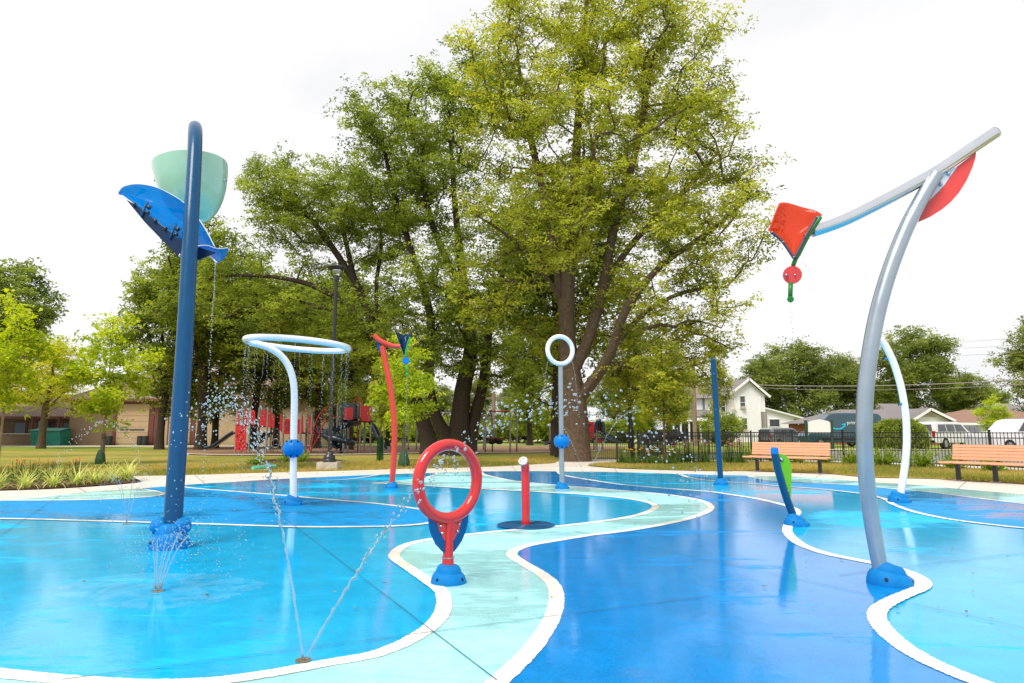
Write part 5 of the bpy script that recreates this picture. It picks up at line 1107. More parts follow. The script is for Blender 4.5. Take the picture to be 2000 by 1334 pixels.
# spiral slide round its mast
pts = []
cx, cy = PP(674, 850).x, YP-.9
for k in range(13):
    a_ = -.2 + k*.50; z = PP(674, 824).z - (PP(674, 824).z-.42)*k/12; pts.append(Vector((cx+.75*math.cos(a_), cy+.75*math.sin(a_), z)))
slide(pts, .72, 'spiral_slide', wall=.26)
MB().tube([(cx, cy, -.03), (cx, cy, 1.9)], .07, 10).build('spiral_mast', M['play_navy'], t, True)
hood = MB().box(PP(683, 805, -.1), (.95, .5, 1.05)).build('slide_hood', M['play_navy'], t); bv = hood.modifiers.new('bevel', 'BEVEL'); bv.width = .16; bv.segments = 4
MB().box(PP(681, 808, -.37), (.5, .03, .7)).build('hood_opening', M['play_red'], hood)
panel([(705, 792), (722, 791), (724, 823), (705, 823.5)], -.1); panel([(694, 793), (702, 793), (702, 818), (694, 818)], 1.0)
slide([PP(722, 824, .5), PP(730, 838, .4), PP(740, 858, .2), PP(748, 874, .1), PP(752, 879, .05)], .5)
for dy in (-.02, 1.1): MB().tube(crom([PP(690, 790, dy), PP(694, 781, dy), PP(699, 776.5, dy), (PP(704, 781, dy)), PP(708, 790, dy)], 5), .035, 8).build('arch_rail', M['rope_red'], t, True)
MB().tube([PP(698.5, 777, -.02), PP(698.5, 884, -.02)], .03, 8).build('fire_pole', M['rope_red'], t, True)
arcs = []
for off, dy in ((0, -.5), (7, -.4)):
    pth = crom([PP(603+off*.4, 884, dy), PP(607+off, 860+off, dy), PP(613+off, 835+off*3, dy), PP(625+off, 808+off*3, dy), PP(640+off, 795+off*3.2, dy), PP(658, 790.5+off*3.5, dy)], 6); arcs.append(pth)
    MB().tube(pth, .032, 8).build('arch_climber_rail', M['rope_red'], t, True)
for k in range(2, len(arcs[0])-2, 3): MB().tube([arcs[0][k], arcs[1][k]], .018, 6).build('rung', M['rope_red'], t)
for px in (536, 545): 
    MB().tube([PP(px, 838, -.3), PP(px-3, 884, -.9)], .022, 6).build('ladder_rail', M['deck'], t)
for k in range(5): MB().tube([PP(535.6-k*.6, 844+k*8, -.36-k*.11), PP(544.6-k*.6, 844+k*8, -.36-k*.11)], .018, 6).build('ladder_rung', M['deck'], t)
MB().lathe([(.26, -.03), (.30, 0), (.26, .03), (.2, 0), (.26, -.03)], 20, PP(538, 866, .1), Matrix.Rotation(math.pi/2, 3, 'X')).build('play_wheel', M['galv'], t, True)

# second, smaller play structure beyond the big trunk
YT = 46.0
t = thing('play_structure', 'small red play structure with navy hooded slide beyond the gate', 'playground', (P(1160, 870, YT).x, YT, 0))
def Q(px, py, dy=0.0): return P(px, py, YT+dy)
for px, top, dy in [(1074, 832, 0), (1092, 832, 1), (1141, 822, 0), (1160, 824, 1.1), (1165, 840, 0), (1176, 822, .3)]:
    q = Q(px, 850, dy); MB().tube([(q.x, q.y, -.03), (q.x, q.y, Q(px, top, dy).z)], .06, 10).build('post', M['galv'], t, True, angle=40)
MB().tube([Q(1074, 832), Q(1110, 832)], .045, 8).build('top_rail', M['rope_red'], t, True)
MB().plate([Q(1141, 828), (Q(1146, 824)), Q(1157, 824), Q(1160, 828), Q(1160, 856), Q(1141, 856)], .04, (0, 1, 0)).build('panel', M['play_red'], t)
MB().plate([Q(1147, 833, -.04), Q(1151, 828.5, -.04), Q(1155, 828.5, -.04), Q(1152, 834, -.04)], .02, (0, 1, 0)).build('porthole', M['deck'], t)
MB().plate([Q(1163, 857), Q(1177, 857), Q(1177, 864), Q(1163, 864)], .04, (0, 1, 0)).build('panel', M['play_red'], t)
MB().plate([Q(1076, 856), Q(1080, 856), Q(1080, 870), Q(1076, 870)], .04, (0, 1, 0)).build('panel', M['play_red'], t)
hd_ = MB().tube(crom([Q(1164, 845, .1), Q(1165, 829, .1), Q(1171, 822.5, .1), Q(1177, 829, .1), Q(1178, 845, .1)], 5), .16, 8).build('slide_hood', M['play_navy'], t, True)
MB().plate([Q(1167, 845, .3), Q(1168, 831, .3), Q(1171, 828, .3), Q(1175, 831, .3), Q(1175, 845, .3)], .03, (0, 1, 0)).build('hood_back', M['play_red'], hd_)
slide([Q(1172, 846, -.1), Q(1182, 852, -.3), Q(1192, 860, -.6), Q(1202, 865, -.9), Q(1212, 866.5, -1.1)], .6)
slide([Q(1084, 862, 0), Q(1076, 865, -.2), Q(1065, 869.5, -.4)], .5)
MB().box(Q(1096, 850, .4), (1.3, 1.0, .09)).build('deck', M['deck'], t); MB().box(Q(1158, 856.5, .6), (1.4, 1.1, .09)).build('deck', M['deck'], t)

# swing sets
def swings(label, pxs, Y, top, beam, seats, dyend=.0):
    t_ = thing('swing_set', label, 'swing set', (P(pxs[0], 870, Y).x, Y, 0), 'park swing sets')
    for i, px in enumerate(pxs):
        q = P(px, 850, Y); z = P(px, top, Y).z
        MB().tube(crom([(q.x-.2, Y-.55, -.03), (q.x-.2, Y-.5, z-.7), (q.x-.12, Y-.32, z-.15), (q.x, Y, z), (q.x+.12, Y+.32, z-.15), (q.x+.2, Y+.5, z-.7), (q.x+.2, Y+.55, -.03)], 5), .055, 9).build('arch_leg', M['galv'], t_, True)
    MB().tube([P(pxs[0], top, Y), P(pxs[-1], top, Y)], .045, 9).build('top_beam', M[beam], t_, True)
    for px, zs, kind in seats:
        c = P(px, 850, Y); c.z = zs; zt = P(px, top, Y).z
        if kind == 'bucket':
            so = MB().lathe([(.06, -.26), (.20, -.20), (.25, 0), (.23, .14), (.19, .0), (.05, -.18)], 14, c, None, True, True).build('bucket_seat', M['deck'], t_, True); MB().tube([c+Vector((.24*math.cos(a_), .24*math.sin(a_), .13+.05*math.cos(2*a_))) for a_ in [k*.5236 for k in range(12)]], .022, 6, closed=True).build('seat_rim', M['rope_red'], so, True)
        else: so = MB().tube(crom([c+Vector((-.28, 0, .12)), c+Vector((-.12, 0, 0)), c+Vector((.12, 0, 0)), c+Vector((.28, 0, .12))], 4), .04, 6).build('belt_seat', M['deck'], t_, True)
        for s_ in (-1, 1): MB().tube([c+Vector((s_*.25, 0, .12)), Vector((c.x+s_*.25, Y, zt))], .010, 5).build('chain', M['galv'], t_)
swings('grey arched swing set with red beam and bucket seats', (955, 1003), 42.5, 803, 'rope_red', ((961, .68, 'bucket'), (975, .68, 'bucket')))
swings('swing set with belt seats left of the leaning trunks', (806, 868, 938), 47.0, 806, 'galv', ((823, .55, 'belt'), (905, .55, 'belt')))

# ---- tan building at left
YBd = 62.0
t = thing('park_building', 'long tan sided building with garage doors and brown roofs at left', 'building', (P(300, 868, YBd).x, YBd, 0))
def BX(px): return P(px, 850, YBd).x
def BZ(py): return P(500, py, YBd).z
def wallb(x0, x1, z0, z1, y0, y1, m, name='wall', parent=t): return MB().box(((x0+x1)/2, (y0+y1)/2, (z0+z1)/2), (x1-x0, y1-y0, z1-z0)).build(name, M[m], parent)
wallb(BX(136), BX(597), -.1, 4.1, YBd, YBd+14, 'siding'); wallb(-62, BX(136), -.1, 2.6, YBd+2.2, YBd+12, 'siding_d')
wallb(BX(134), BX(222), -.1, 4.0, YBd-.06, YBd+.1, 'siding_d')
def groof(x0, x1, y0, y1, ze, zr, m, over=.6, name='roof', hip=True):
    yc = (y0+y1)/2; a = [(x0-over, y0-over, ze), (x1+over, y0-over, ze), (x1+over, y1+over, ze), (x0-over, y1+over, ze), (x0-over+(4 if hip else 0), yc, zr), (x1+over-(4 if hip else 0), yc, zr)]
    r_ = MB().add(a, [(0, 1, 5, 4), (1, 2, 5), (2, 3, 4, 5), (3, 0, 4), (3, 2, 1, 0)]).build(name, M[m], t)
    return r_
r_ = groof(BX(136), BX(597), YBd, YBd+14, 4.1, 7.4, 'shingle')
MB().box(((BX(136)+BX(597))/2, YBd-.62, 4.02), (BX(597)-BX(136)+1.3, .05, .24)).build('fascia', M['trim'], r_); MB().box((BX(597)+.62, YBd+7, 4.02), (.05, 15.2, .24)).build('fascia', M['trim'], r_)
r_ = groof(-62, BX(136)-.7, YBd+1.4, YBd+12, 2.55, 4.9, 'shingle', .7, hip=False); MB().box(((-62+BX(136)-.7)/2, YBd+.66, 2.47), (BX(136)+62, .05, .22)).build('fascia', M['trim'], r_)
wallb(-62, BX(108), -.1, .95, YBd+.3, YBd+.5, 'siding_d', 'porch_wall'); MB().box(((-62+BX(108))/2, YBd+.4, 1.0), (BX(108)+62, .34, .08)).build('porch_cap', M['walk'], t)
for px in (55, 107): wallb(BX(px)-.08, BX(px)+.08, 0, 2.5, YBd+.35, YBd+.5, 'trim', 'porch_post')
def window(x, z, w_, h, y, m='white_trim', parent=t, gl='glass', mull=True, fr=.09):
    f = MB()
    for dx, dz, ww, hh in ((0, h/2, w_+fr*2, fr), (0, -h/2, w_+fr*2, fr), (-w_/2-fr/2, 0, fr, h), (w_/2+fr/2, 0, fr, h)): f.box((x+dx, y-.03, z+dz), (ww, .10, hh+.001))
    fo = f.build('window', M[m], parent); MB().box((x, y, z), (w_, .05, h)).build('pane', M[gl], fo)
    if mull: MB().box((x, y-.03, z), (w_, .05, .05)).build('mullion', M[m], fo)
    return fo
def doorp(x, w_, h, y, m, parent=t, frame='trim'):
    f = MB().box((x, y-.03, h/2), (w_+.3, .06, h+.15)).build('door_frame', M[frame], parent); d = MB().box((x, y-.075, h/2-.05), (w_, .05, h-.05)).build('door', M[m], parent); return d
window(BX(55), 1.55, 1.5, 1.3, YBd+2.2, 'trim'); window(BX(-60), 1.5, 1.5, 1.3, YBd+2.2, 'trim'); doorp(BX(105), 1.1, 2.1, YBd+2.2, 'shutter'); doorp(BX(5), 1.0, 2.1, YBd+2.2, 'shutter')
for x0, x1 in ((228, 290), (330, 372)):
    d = doorp((BX(x0)+BX(x1))/2, BX(x1)-BX(x0), 3.75, YBd, 'door_tan'); n = 7
    for k in range(n): MB().box(((BX(x0)+BX(x1))/2, YBd-.115, .12+3.5*(k+.5)/n), (BX(x1)-BX(x0)-.06, .03, 3.5/n-.035)).build('door_panel', M['door_tan'], d)
    for fx in (.25, .5, .75): MB().box((BX(x0)+(BX(x1)-BX(x0))*fx, YBd-.14, 1.37), (.75, .02, .15)).build('door_light', M['glass'], d)
for x in (223, 296, 304, 377): wallb(BX(x)-.15, BX(x)+.15, 0, 4.0, YBd-.09, YBd+.02, 'trim', 'pilaster')
for k, px in enumerate((223, 283, 292, 363)):
    q = Vector((BX(px), YBd-.7, 0)); tb = thing('dark_barrel', ['dark barrel left of the wider garage door', 'dark barrel right of the wider garage door', 'dark barrel next to the barrel right of the wide door', 'dark barrel beside the narrower garage door'][k], 'barrel', q, 'barrels along the garage wall'); MB().lathe([(.26, 0), (.28, .1), (.28, .75), (.25, .82), (.2, .83)], 14, q, None, True, True).build('body', M['bin'], tb, True, angle=40); MB().lathe([(.29, .70), (.29, .76)], 14, q, None, True, True).build('hoop', M['black'], tb)
q = Vector((BX(120), YBd-1.4, -.02)); tb = thing('dumpster', 'teal metal dumpster beside the brown porch wall', 'dumpster', q)
MB().add([q+Vector(v) for v in [(-1.25, -.6, 0), (1.25, -.6, 0), (1.25, .7, 0), (-1.25, .7, 0), (-1.35, -.75, 1.25), (1.25, -.75, 1.25), (1.25, .7, 1.45), (-1.35, .7, 1.45)]], [(0, 1, 2, 3), (0, 4, 5, 1), (1, 5, 6, 2), (2, 6, 7, 3), (3, 7, 4, 0), (4, 7, 6, 5)]).build('body', M['dumpster'], tb)
MB().add([q+Vector(v) for v in [(-1.45, -.85, 1.27), (1.3, -.85, 1.27), (1.3, .75, 1.5), (-1.45, .75, 1.5), (-1.45, -.85, 1.33), (1.3, -.85, 1.33), (1.3, .75, 1.56), (-1.45, .75, 1.56)]], [(0, 1, 2, 3), (0, 4, 5, 1), (1, 5, 6, 2), (2, 6, 7, 3), (3, 7, 4, 0), (4, 7, 6, 5)]).build('lid', M['dumpster'], tb)
for s_ in (-1.0, 1.0): MB().bar(q+Vector((s_, -.78, .65)), q+Vector((s_, .72, .65)), .12, .16).build('fork_pocket', M['dumpster'], tb)

# ---- white two storey house
YH = 80.0
def HX(px): return P(px, 850, YH).x
def HZ(py): return P(1430, py, YH).z
t = thing('white_house', 'white two storey clapboard house with grey roof across the street', 'house', (HX(1440), YH, 0))
def hp(px, py, dy=0): v = P(px, py, YH+dy); return v
x0, x1 = HX(1428), HX(1497); ze = HZ(771); zr = HZ(740); xc = (x0+x1)/2+.2
MB().add([(x0, YH, -.1), (x1, YH, -.1), (x1, YH, ze), (xc, YH, zr-.15), (x0, YH, ze), (x0, YH+9, -.1), (x1, YH+9, -.1), (x1, YH+9, ze), (xc, YH+9, zr-.15), (x0, YH+9, ze)], [(0, 1, 2, 3, 4), (5, 9, 8, 7, 6), (1, 6, 7, 2), (0, 4, 9, 5)]).build('gable_wall', M['white_wall'], t)
rf_ = MB()
for (xe, xs) in ((x0-.5, x0), (x1+.5, x1)):
    rf_.plate([(xe, YH-.45, ze-.22), (xc, YH-.45, zr+.05), (xc, YH+9.4, zr+.05), (xe, YH+9.4, ze-.22)], .12, (.5 if xe > xc else -.5, 0, 1))
ro = rf_.build('roof', M['shingle_g'], t)
for xe in (x0-.5, x1+.5): MB().bar((xe, YH-.50, ze-.30), (xc, YH-.50, zr-.04), .05, .26).build('rake_board', M['white_trim'], ro)
wx0 = HX(1332); wz = HZ(776)
wallb(wx0, x0-.01, -.1, wz, YH+1.2, YH+8, 'white_wall', 'wing_wall', t)
MB().add([(wx0-.5, YH+.6, wz-.05), (x0+.3, YH+.6, wz-.05), (x0+1.5, YH+4.6, zr-.1), (wx0+2.2, YH+4.6, zr-.3), (wx0-.5, YH+8.6, wz-.05), (x0+.3, YH+8.6, wz-.05)], [(0, 1, 2, 3), (4, 0, 3), (5, 4, 3, 2), (1, 5, 2), (0, 4, 5, 1)]).build('wing_roof', M['shingle_g'], t)
ch_ = MB().box((HX(1364), YH+4, zr+.3), (.8, .8, 1.6)).build('chimney', M['brick'], t); MB().box((HX(1364), YH+4, zr+1.15), (.95, .95, .12)).build('chimney_cap', M['block'], ch_)
ax0, ax1 = x1+.01, HX(1556)
MB().add([(ax0, YH+.5, -.1), (ax1, YH+.5, -.1), (ax1, YH+.5, HZ(812)), (ax0, YH+.5, HZ(798)), (ax0, YH+7, -.1), (ax1, YH+7, -.1), (ax1, YH+7, HZ(812)), (ax0, YH+7, HZ(798))], [(0, 1, 2, 3), (4, 7, 6, 5), (1, 5, 6, 2), (0, 3, 7, 4), (3, 2, 6, 7)]).build('lean_to_wall', M['white_wall'], t)
MB().plate([(ax0-.1, YH+.1, HZ(796)), (HX(1573), YH+.1, HZ(817)), (HX(1573), YH+7.4, HZ(817)), (ax0-.1, YH+7.4, HZ(796))], .16, (.25, 0, 1)).build('lean_to_roof', M['white_trim'], t)
MB().bar((HX(1572), YH+.3, -.05), (HX(1572), YH+.3, HZ(816)), .14, .14).build('porch_post', M['white_trim'], t)
pz = HZ(812); px0, px1 = HX(1306), HX(1390)
MB().add([(px0, YH-1.6, pz-.1), (px1, YH-1.6, pz-.1), (px1, YH+1.2, pz+.75), (px0+.8, YH+1.2, pz+.75), (px0, YH-1.6, pz-.25), (px1, YH-1.6, pz-.25)], [(0, 1, 2, 3), (4, 5, 1, 0)]).build('porch_roof', M['shingle_g'], t)
MB().box(((px0+px1)/2, YH-1.5, pz-.42), (px1-px0-.2, .2, .5)).build('porch_beam', M['white_trim'], t)
for px in (1310, 1324, 1340, 1362, 1380): MB().bar((HX(px), YH-1.5, -.05), (HX(px), YH-1.5, pz-.6), .16, .16).build('porch_post', M['white_trim'], t)
wallb(px0+.3, px1-.2, .3, pz-.7, YH+.9, YH+1.0, 'glass', 'porch_glazing', t)
w1 = window(HX(1453), HZ(786), .56, 1.5, YH, parent=t, fr=.07); MB().box((HX(1453), YH-.2, HZ(796)), (.42, .35, .3)).build('air_conditioner', M['block'], w1)
w2 = window(HX(1455), HZ(829), .58, 1.5, YH, parent=t, fr=.07); MB().box((HX(1455), YH-.2, HZ(841)), (.42, .35, .3)).build('air_conditioner', M['block'], w2)
window(HX(1517), HZ(826), 1.15, .9, YH+.5, parent=t, mull=False, fr=.08); window(HX(1350), HZ(788), .6, 1.4, YH+1.2, parent=t, fr=.07); window(HX(1420), HZ(793), .5, 1.4, YH+1.1, parent=t, fr=.07)
for px in (1342.5, 1357.5, 1382): MB().box((HX(px), YH+1.12, HZ(788)), (.22, .06, 1.5)).build('shutter', M['shutter'], t)
MB().tube([(x1-.5, YH-.08, ze-.3), (x1-.5, YH-.08, 0)], .06, 6).build('downspout', M['white_trim'], t); MB().tube([(x0+.5, YH-.08, ze-.3), (x0+.5, YH-.08, 0)], .06, 6).build('downspout', M['white_trim'], t)
dsh = MB().lathe([(.0, 0), (.3, .04), (.5, .13)], 18, hp(1428, 793, -.6), Matrix.Rotation(1.15, 3, 'X') @ Matrix.Rotation(.4, 3, 'Y')).build('satellite_dish', M['block'], t, True)
MB().tube([hp(1428, 793, -.6), hp(1430, 797, 0)], .04, 6).build('dish_arm', M['block'], dsh)

# ---- ranch houses
def ranch(label, px0, px1, Y, pye, pyr, roofm, wallm, gable=None, pyw=None):
    t_ = thing('ranch_house', label, 'house', (P((px0+px1)/2, 850, Y).x, Y, 0)); X0, X1 = P(px0, 850, Y).x, P(px1, 850, Y).x; ze_, zr_ = P(1800, pye, Y).z, P(1800, pyr, Y).z
    MB().box(((X0+X1)/2, Y+4.5, ze_/2-.05), (X1-X0, 9, ze_+.1)).build('wall', M[wallm], t_)
    MB().add([(X0-.8, Y-.7, ze_), (X1+.8, Y-.7, ze_), (X1+.8, Y+9.7, ze_), (X0-.8, Y+9.7, ze_), (X0+3.5, Y+4.5, zr_), (X1-3.5, Y+4.5, zr_)], [(0, 1, 5, 4), (1, 2, 5), (2, 3, 4, 5), (3, 0, 4), (0, 3, 2, 1)]).build('roof', M[roofm], t_)
    MB().box(((X0+X1)/2, Y-.73, ze_-.05), (X1-X0+1.6, .06, .2)).build('fascia', M['white_trim'], t_)
    if gable:
        g0, g1, gp_ = P(gable[0], 850, Y-3).x, P(gable[1], 850, Y-3).x, P(1800, gable[2], Y-3).z; gc = (g0+g1)/2-.2; gz = ze_
        MB().add([(g0, Y-3, -.1), (g1, Y-3, -.1), (g1, Y-3, gz*.62), (g0, Y-3, gz*.62), (g0, Y+4, -.1), (g1, Y+4, -.1), (g1, Y+4, gz*.62), (g0, Y+4, gz*.62)], [(0, 1, 2, 3), (4, 7, 6, 5), (1, 5, 6, 2), (0, 3, 7, 4)]).build('brick_base', M['brick'], t_)
        MB().add([(g0-.3, Y-3.05, gz*.62), (g1+.3, Y-3.05, gz*.62), (g1+.3, Y-3.05, gz*.98), (gc, Y-3.05, gp_-.15), (g0-.3, Y-3.05, gz*.98)], [(0, 1, 2, 3, 4)]).build('gable', M['white_wall'], t_)
        rr3 = MB()
        for xe in (g0-.7, g1+.7): rr3.plate([(xe, Y-3.5, gz*.92), (gc, Y-3.5, gp_), (gc, Y+4.4, gp_), (xe, Y+4.4, gz*.92)], .12, (.4 if xe > gc else -.4, 0, 1))
        ro_ = rr3.build('gable_roof', M[roofm], t_)
        for xe in (g0-.7, g1+.7): MB().bar((xe, Y-3.55, gz*.88), (gc, Y-3.55, gp_-.06), .05, .22).build('rake_board', M['white_trim'], ro_)
        vt = MB().add([(gc-.7, Y-3.09, gp_-.75), (gc+.7, Y-3.09, gp_-.75), (gc, Y-3.09, gp_-.3)], [(0, 1, 2)]).build('vent', M['block'], t_)
    window(X0+3, ze_*.55, 1.6, 1.2, Y, parent=t_); window(X0+(X1-X0)*.66, ze_*.55, 2.0, 1.2, Y, parent=t_)
    return t_
ranch('low grey roofed ranch house with white gable behind the weeping shrub', 1615, 1850, 66, 826, 797, 'shingle_g', 'brick', (1778, 1862, 798))
r2 = ranch('red brown roofed low house behind the white car at right', 1876, 2120, 62, 827, 797, 'shingle_r', 'white_wall')
ranch('distant grey roof showing above the gable', 1700, 2060, 105, 806, 786, 'shingle_g', 'white_wall')
t = thing('commercial_building', 'low distant pale building behind the playground swings', 'building', (P(900, 840, 128).x, 128, 0)); X0, X1 = P(770, 840, 128).x, P(1050, 840, 128).x
MB().box(((X0+X1)/2, 132, 1.8), (X1-X0, 8, 3.8)).build('wall', M['white_wall'], t); MB().box(((X0+X1)/2, 131.9, 3.95), (X1-X0+.6, 9, .5)).build('roof', M['shingle_g'], t); MB().box((P(985, 840, 127.9).x, 127.9, 1.6), (5, .1, 2.6)).build('brick_panel', M['brick'], t)

# ---- sign board, utility poles, meters, wires
YS2 = 46
q = Vector((P(1602, 860, YS2).x, YS2, 0)); t = thing('sign_board', 'blank white sign board between green posts before the van', 'sign', q)
for px in (1575, 1625): MB().bar(Vector((P(px, 850, YS2).x, YS2, -.02)), Vector((P(px, 850, YS2).x, YS2, P(1600, 821, YS2).z)), .16, .16).build('post', M['sign_green'], t)
MB().plate([P(x, y, YS2) for x, y in [(1578, 846), (1578, 826), (1583, 822.5), (1592, 820.5), (1600, 819), (1608, 820.5), (1617, 822.5), (1622, 826), (1622, 846)]], .08, (0, 1, 0)).build('board', M['sign_white'], t)
def upole(lb, px, Y, top, r):
    q = Vector((P(px, 850, Y).x, Y, -.03)); t_ = thing('utility_pole', lb, 'utility pole', q, 'wooden utility poles'); zt = P(px, top, Y).z
    MB().tube([q, Vector((q.x, Y, zt))], [r*1.2, r], 12).build('shaft', M['wood_pole'], t_, True, angle=40); MB().bar((q.x-1.1, Y, zt-.6), (q.x+1.1, Y, zt-.6), .1, .12).build('crossarm', M['wood_pole'], t_)
    MB().tube([(q.x, Y-.14, 0), (q.x, Y-.14, 2.4)], .03, 6).build('conduit', M['galv'], t_)
upole('weathered utility pole before the white house porch', 1358, 58, 694, .17); upole('utility pole beyond the swing seats', 964, 74, 768, .2)
q = Vector((P(1494, 850, 70).x, 70, 0)); t = thing('utility_cabinet', 'grey utility cabinet stack before the white lean-to', 'cabinet', q); MB().box(q+Vector((0, 0, 2.0)), (.48, .4, 2.4)).build('tank', M['galv'], t); MB().box(q+Vector((0, 0, .4)), (.4, .4, .8)).build('base', M['block'], t); MB().box(q+Vector((0, -.22, 2.0)), (.06, .05, 2.2)).build('seam', M['block'], t)
def wire(lb, a, b_, sag, r=.02):
    a, b_ = Vector(a), Vector(b_); o = MB().tube([a.lerp(b_, k/24)-Vector((0, 0, sag*4*(k/24)*(1-k/24))) for k in range(25)], r, 5).build('overhead_wire', M['wire'], None); tag(o, lb, 'wire', 'overhead wires')
wire('thick overhead wire crossing from the white house to the right', P(1482, 752, 76), P(2080, 737, 52), .35, .045); wire('second overhead wire just below the thick one', P(1482, 757, 76), P(2080, 745, 52), .45, .025)
wire('thin overhead wire high at the right edge', P(1880, 667, 66), P(2080, 650, 54), .1, .014); wire('thin middle overhead wire at the right edge', P(1880, 680, 66), P(2080, 664, 54), .1, .014); wire('lowest thin overhead wire at the right edge', P(1880, 694, 66), P(2080, 678, 54), .1, .014)
wire('pale wire far behind the swing arch', P(900, 775, 74), P(1060, 772, 90), .2, .03)

# ---- vehicles
def wheel(parent, c, r, w_=.22):
    Mx = Matrix.Rotation(math.pi/2, 3, 'X'); o = MB().lathe([(r*.6, -w_/2), (r*.95, -w_/2), (r, -w_*.3), (r, w_*.3), (r*.95, w_/2), (r*.6, w_/2)], 22, c, Mx, True, True).build('wheel', M['tyre'], parent, True, world=False, angle=40)
    MB().lathe([(r*.62, -w_/2-.012), (r*.58, w_/2+.012)], 18, c, Mx, True, True).build('rim', M['rim'], o, True, world=False, angle=40)
def vehicle(name, label, loc, rz, prof, W_, mat, wins, wheels, r=.34, tails=(), heads=(), grp='vehicles parked across the street', cat='car'):
    """prof: side outline (x, z); wins: list of side-window outlines; the body tapers in above the belt line"""
    t_ = thing(name, label, cat, loc, grp, rz); belt = .95; top = max(z for x, z in prof)
    def ins(z): return 0 if z < belt else .16*(z-belt)/max(.01, top-belt)
    vs_ = []; n = len(prof); tri = tessellate_polygon([[Vector((x, 0, z)) for x, z in prof]])
    for s_ in (-1, 1): vs_ += [Vector((x, s_*(W_/2-ins(z)), z)) for x, z in prof]
    fs = [(i, (i+1) % n, n+(i+1) % n, n+i) for i in range(n)] + [tuple(a) for a in tri] + [tuple(i+n for i in a)[::-1] for a in tri]
    bo = MB().add(vs_, fs).build('body', M[mat], t_, world=False); bv_ = bo.modifiers.new('bevel', 'BEVEL'); bv_.width = .05; bv_.segments = 2; bv_.limit_method = 'ANGLE'
    for s_ in (-1, 1):
        for poly in wins: MB().plate([(x, s_*(W_/2-ins(z)+.008), z) for x, z in poly], .012, (0, 1, 0)).build('side_window', M['glass'], t_, world=False)
        for x in wheels: wheel(t_, Vector((x, s_*(W_/2-.10), r)), r)
        for x, z, sz in tails: MB().box((x, s_*(W_/2-.14), z), (.10, .2, sz)).build('tail_light', M['tail'], t_, world=False)
        for x, z, sz in heads: MB().box((x, s_*(W_/2-.26), z), (.10, .36, sz)).build('head_light', M['head'], t_, world=False)
    return t_, ins
# delivery van, nose to the left, side towards us
vp = P(1640, 850, 55)
prof = [(-2.95, .35), (-2.98, .85), (-2.75, 1.15), (-2.1, 1.35), (-1.55, 2.15), (-1.15, 2.55), (-.6, 2.66), (2.3, 2.66), (2.75, 2.58), (2.95, 2.35), (2.98, .5), (2.9, .35)]
vn, ins = vehicle('delivery_van', 'slate blue delivery van with curved cyan arrow parked behind the sign', Vector((vp.x, 55, 0)), 0, prof, 2.05, 'van', [[(-1.95, 1.42), (-1.48, 2.1), (-1.0, 2.1), (-1.0, 1.38)]], (-2.0, 1.35), .36, ((2.96, 1.3, .5),), ((-2.85, .9, .25),), cat='van')
def van_pt(px, py):  v = P(px, py, 55-1.03); return Vector((v.x-vp.x, 0, v.z))
def side_y(z): return -(1.025-ins(z)) - .018
arr = [(1626, 834.5), (1633, 836.4), (1641, 836), (1648, 832.5), (1649.2, 829.6), (1644.5, 830.2), (1644.5, 828.4), (1652.5, 826.4), (1651.6, 834), (1650, 833.6), (1650, 834.5), (1643, 838.6), (1633, 839), (1626, 837.2)]
MB().plate([Vector((p.x, side_y(p.z), p.z)) for p in (van_pt(*a) for a in arr)], .012, (0, 1, 0)).build('arrow_mark', M['van_arrow'], vn, world=False)
MB().plate([Vector((p.x, side_y(p.z), p.z)) for p in (van_pt(*a) for a in [(1696, 831), (1704, 831), (1704, 833), (1696, 833)])], .012, (0, 1, 0)).build('rear_mark', M['lettering'], vn, world=False)
fc = bpy.data.curves.new('prime', 'FONT'); fc.body = 'prime'; fc.size = .40; fc.extrude = .004; fo = bpy.data.objects.new('van_lettering', fc); COL.objects.link(fo); bpy.context.view_layer.update()
fm = bpy.data.meshes.new_from_object(fo); bpy.data.objects.remove(fo); fm.materials.clear(); fm.materials.append(M['lettering'])
tp = van_pt(1654.5, 828.6); obj_from(fm, 'lettering', vn, (tp.x, side_y(tp.z)-.03, tp.z), (math.pi/2-.05, 0, 0))
MB().box((0.3, -1.03, .62), (4.6, .02, .16)).build('side_moulding', M['black'], vn, world=False)
suv = [(-2.4, .4), (-2.45, .75), (-2.4, 1.05), (-1.15, 1.15), (-.55, 1.72), (-.2, 1.8), (1.95, 1.8), (2.3, 1.7), (2.42, 1.1), (2.45, .45), (2.3, .38)]
sw = [[(-.9, 1.15), (-.45, 1.62), (.25, 1.64), (.25, 1.15)], [(.33, 1.15), (.33, 1.64), (1.15, 1.64), (1.15, 1.15)], [(1.23, 1.15), (1.23, 1.64), (1.95, 1.62), (2.12, 1.15)]]
def park(name, label, px, Y, rz, mat, prof=suv, wins=sw, s_=1.0, rearglass=True):
    v, i_ = vehicle(name, label, Vector((P(px, 850, Y).x, Y, -.02)), rz, prof, 1.9, mat, wins, (-1.5, 1.45), .37, ((2.40, 1.0, .38),), ((-2.40, .85, .2),)); v.scale = (s_,)*3
    MB().plate([(2.42, -.72, 1.16), (2.42, .72, 1.16), (2.345, .62, 1.62), (2.345, -.62, 1.62)], .02, (1, 0, .2)).build('rear_window', M['glass'], v, world=False)
    MB().plate([(-1.06, -.76, 1.2), (-1.06, .76, 1.2), (-.56, .64, 1.68), (-.56, -.64, 1.68)], .02, (-1, 0, .9)).build('windscreen', M['glass'], v, world=False)
    MB().box((2.46, 0, .5), (.10, 1.7, .18)).build('bumper', M['black'], v, world=False)
    return v
park('parked_suv', 'white sport utility vehicle seen from behind, before the gable house', 1846, 50, math.radians(205), 'car_white', s_=1.06)
park('parked_car', 'white car nearest the right edge behind the fence', 1990, 40, math.radians(8), 'car_white', s_=1.08)
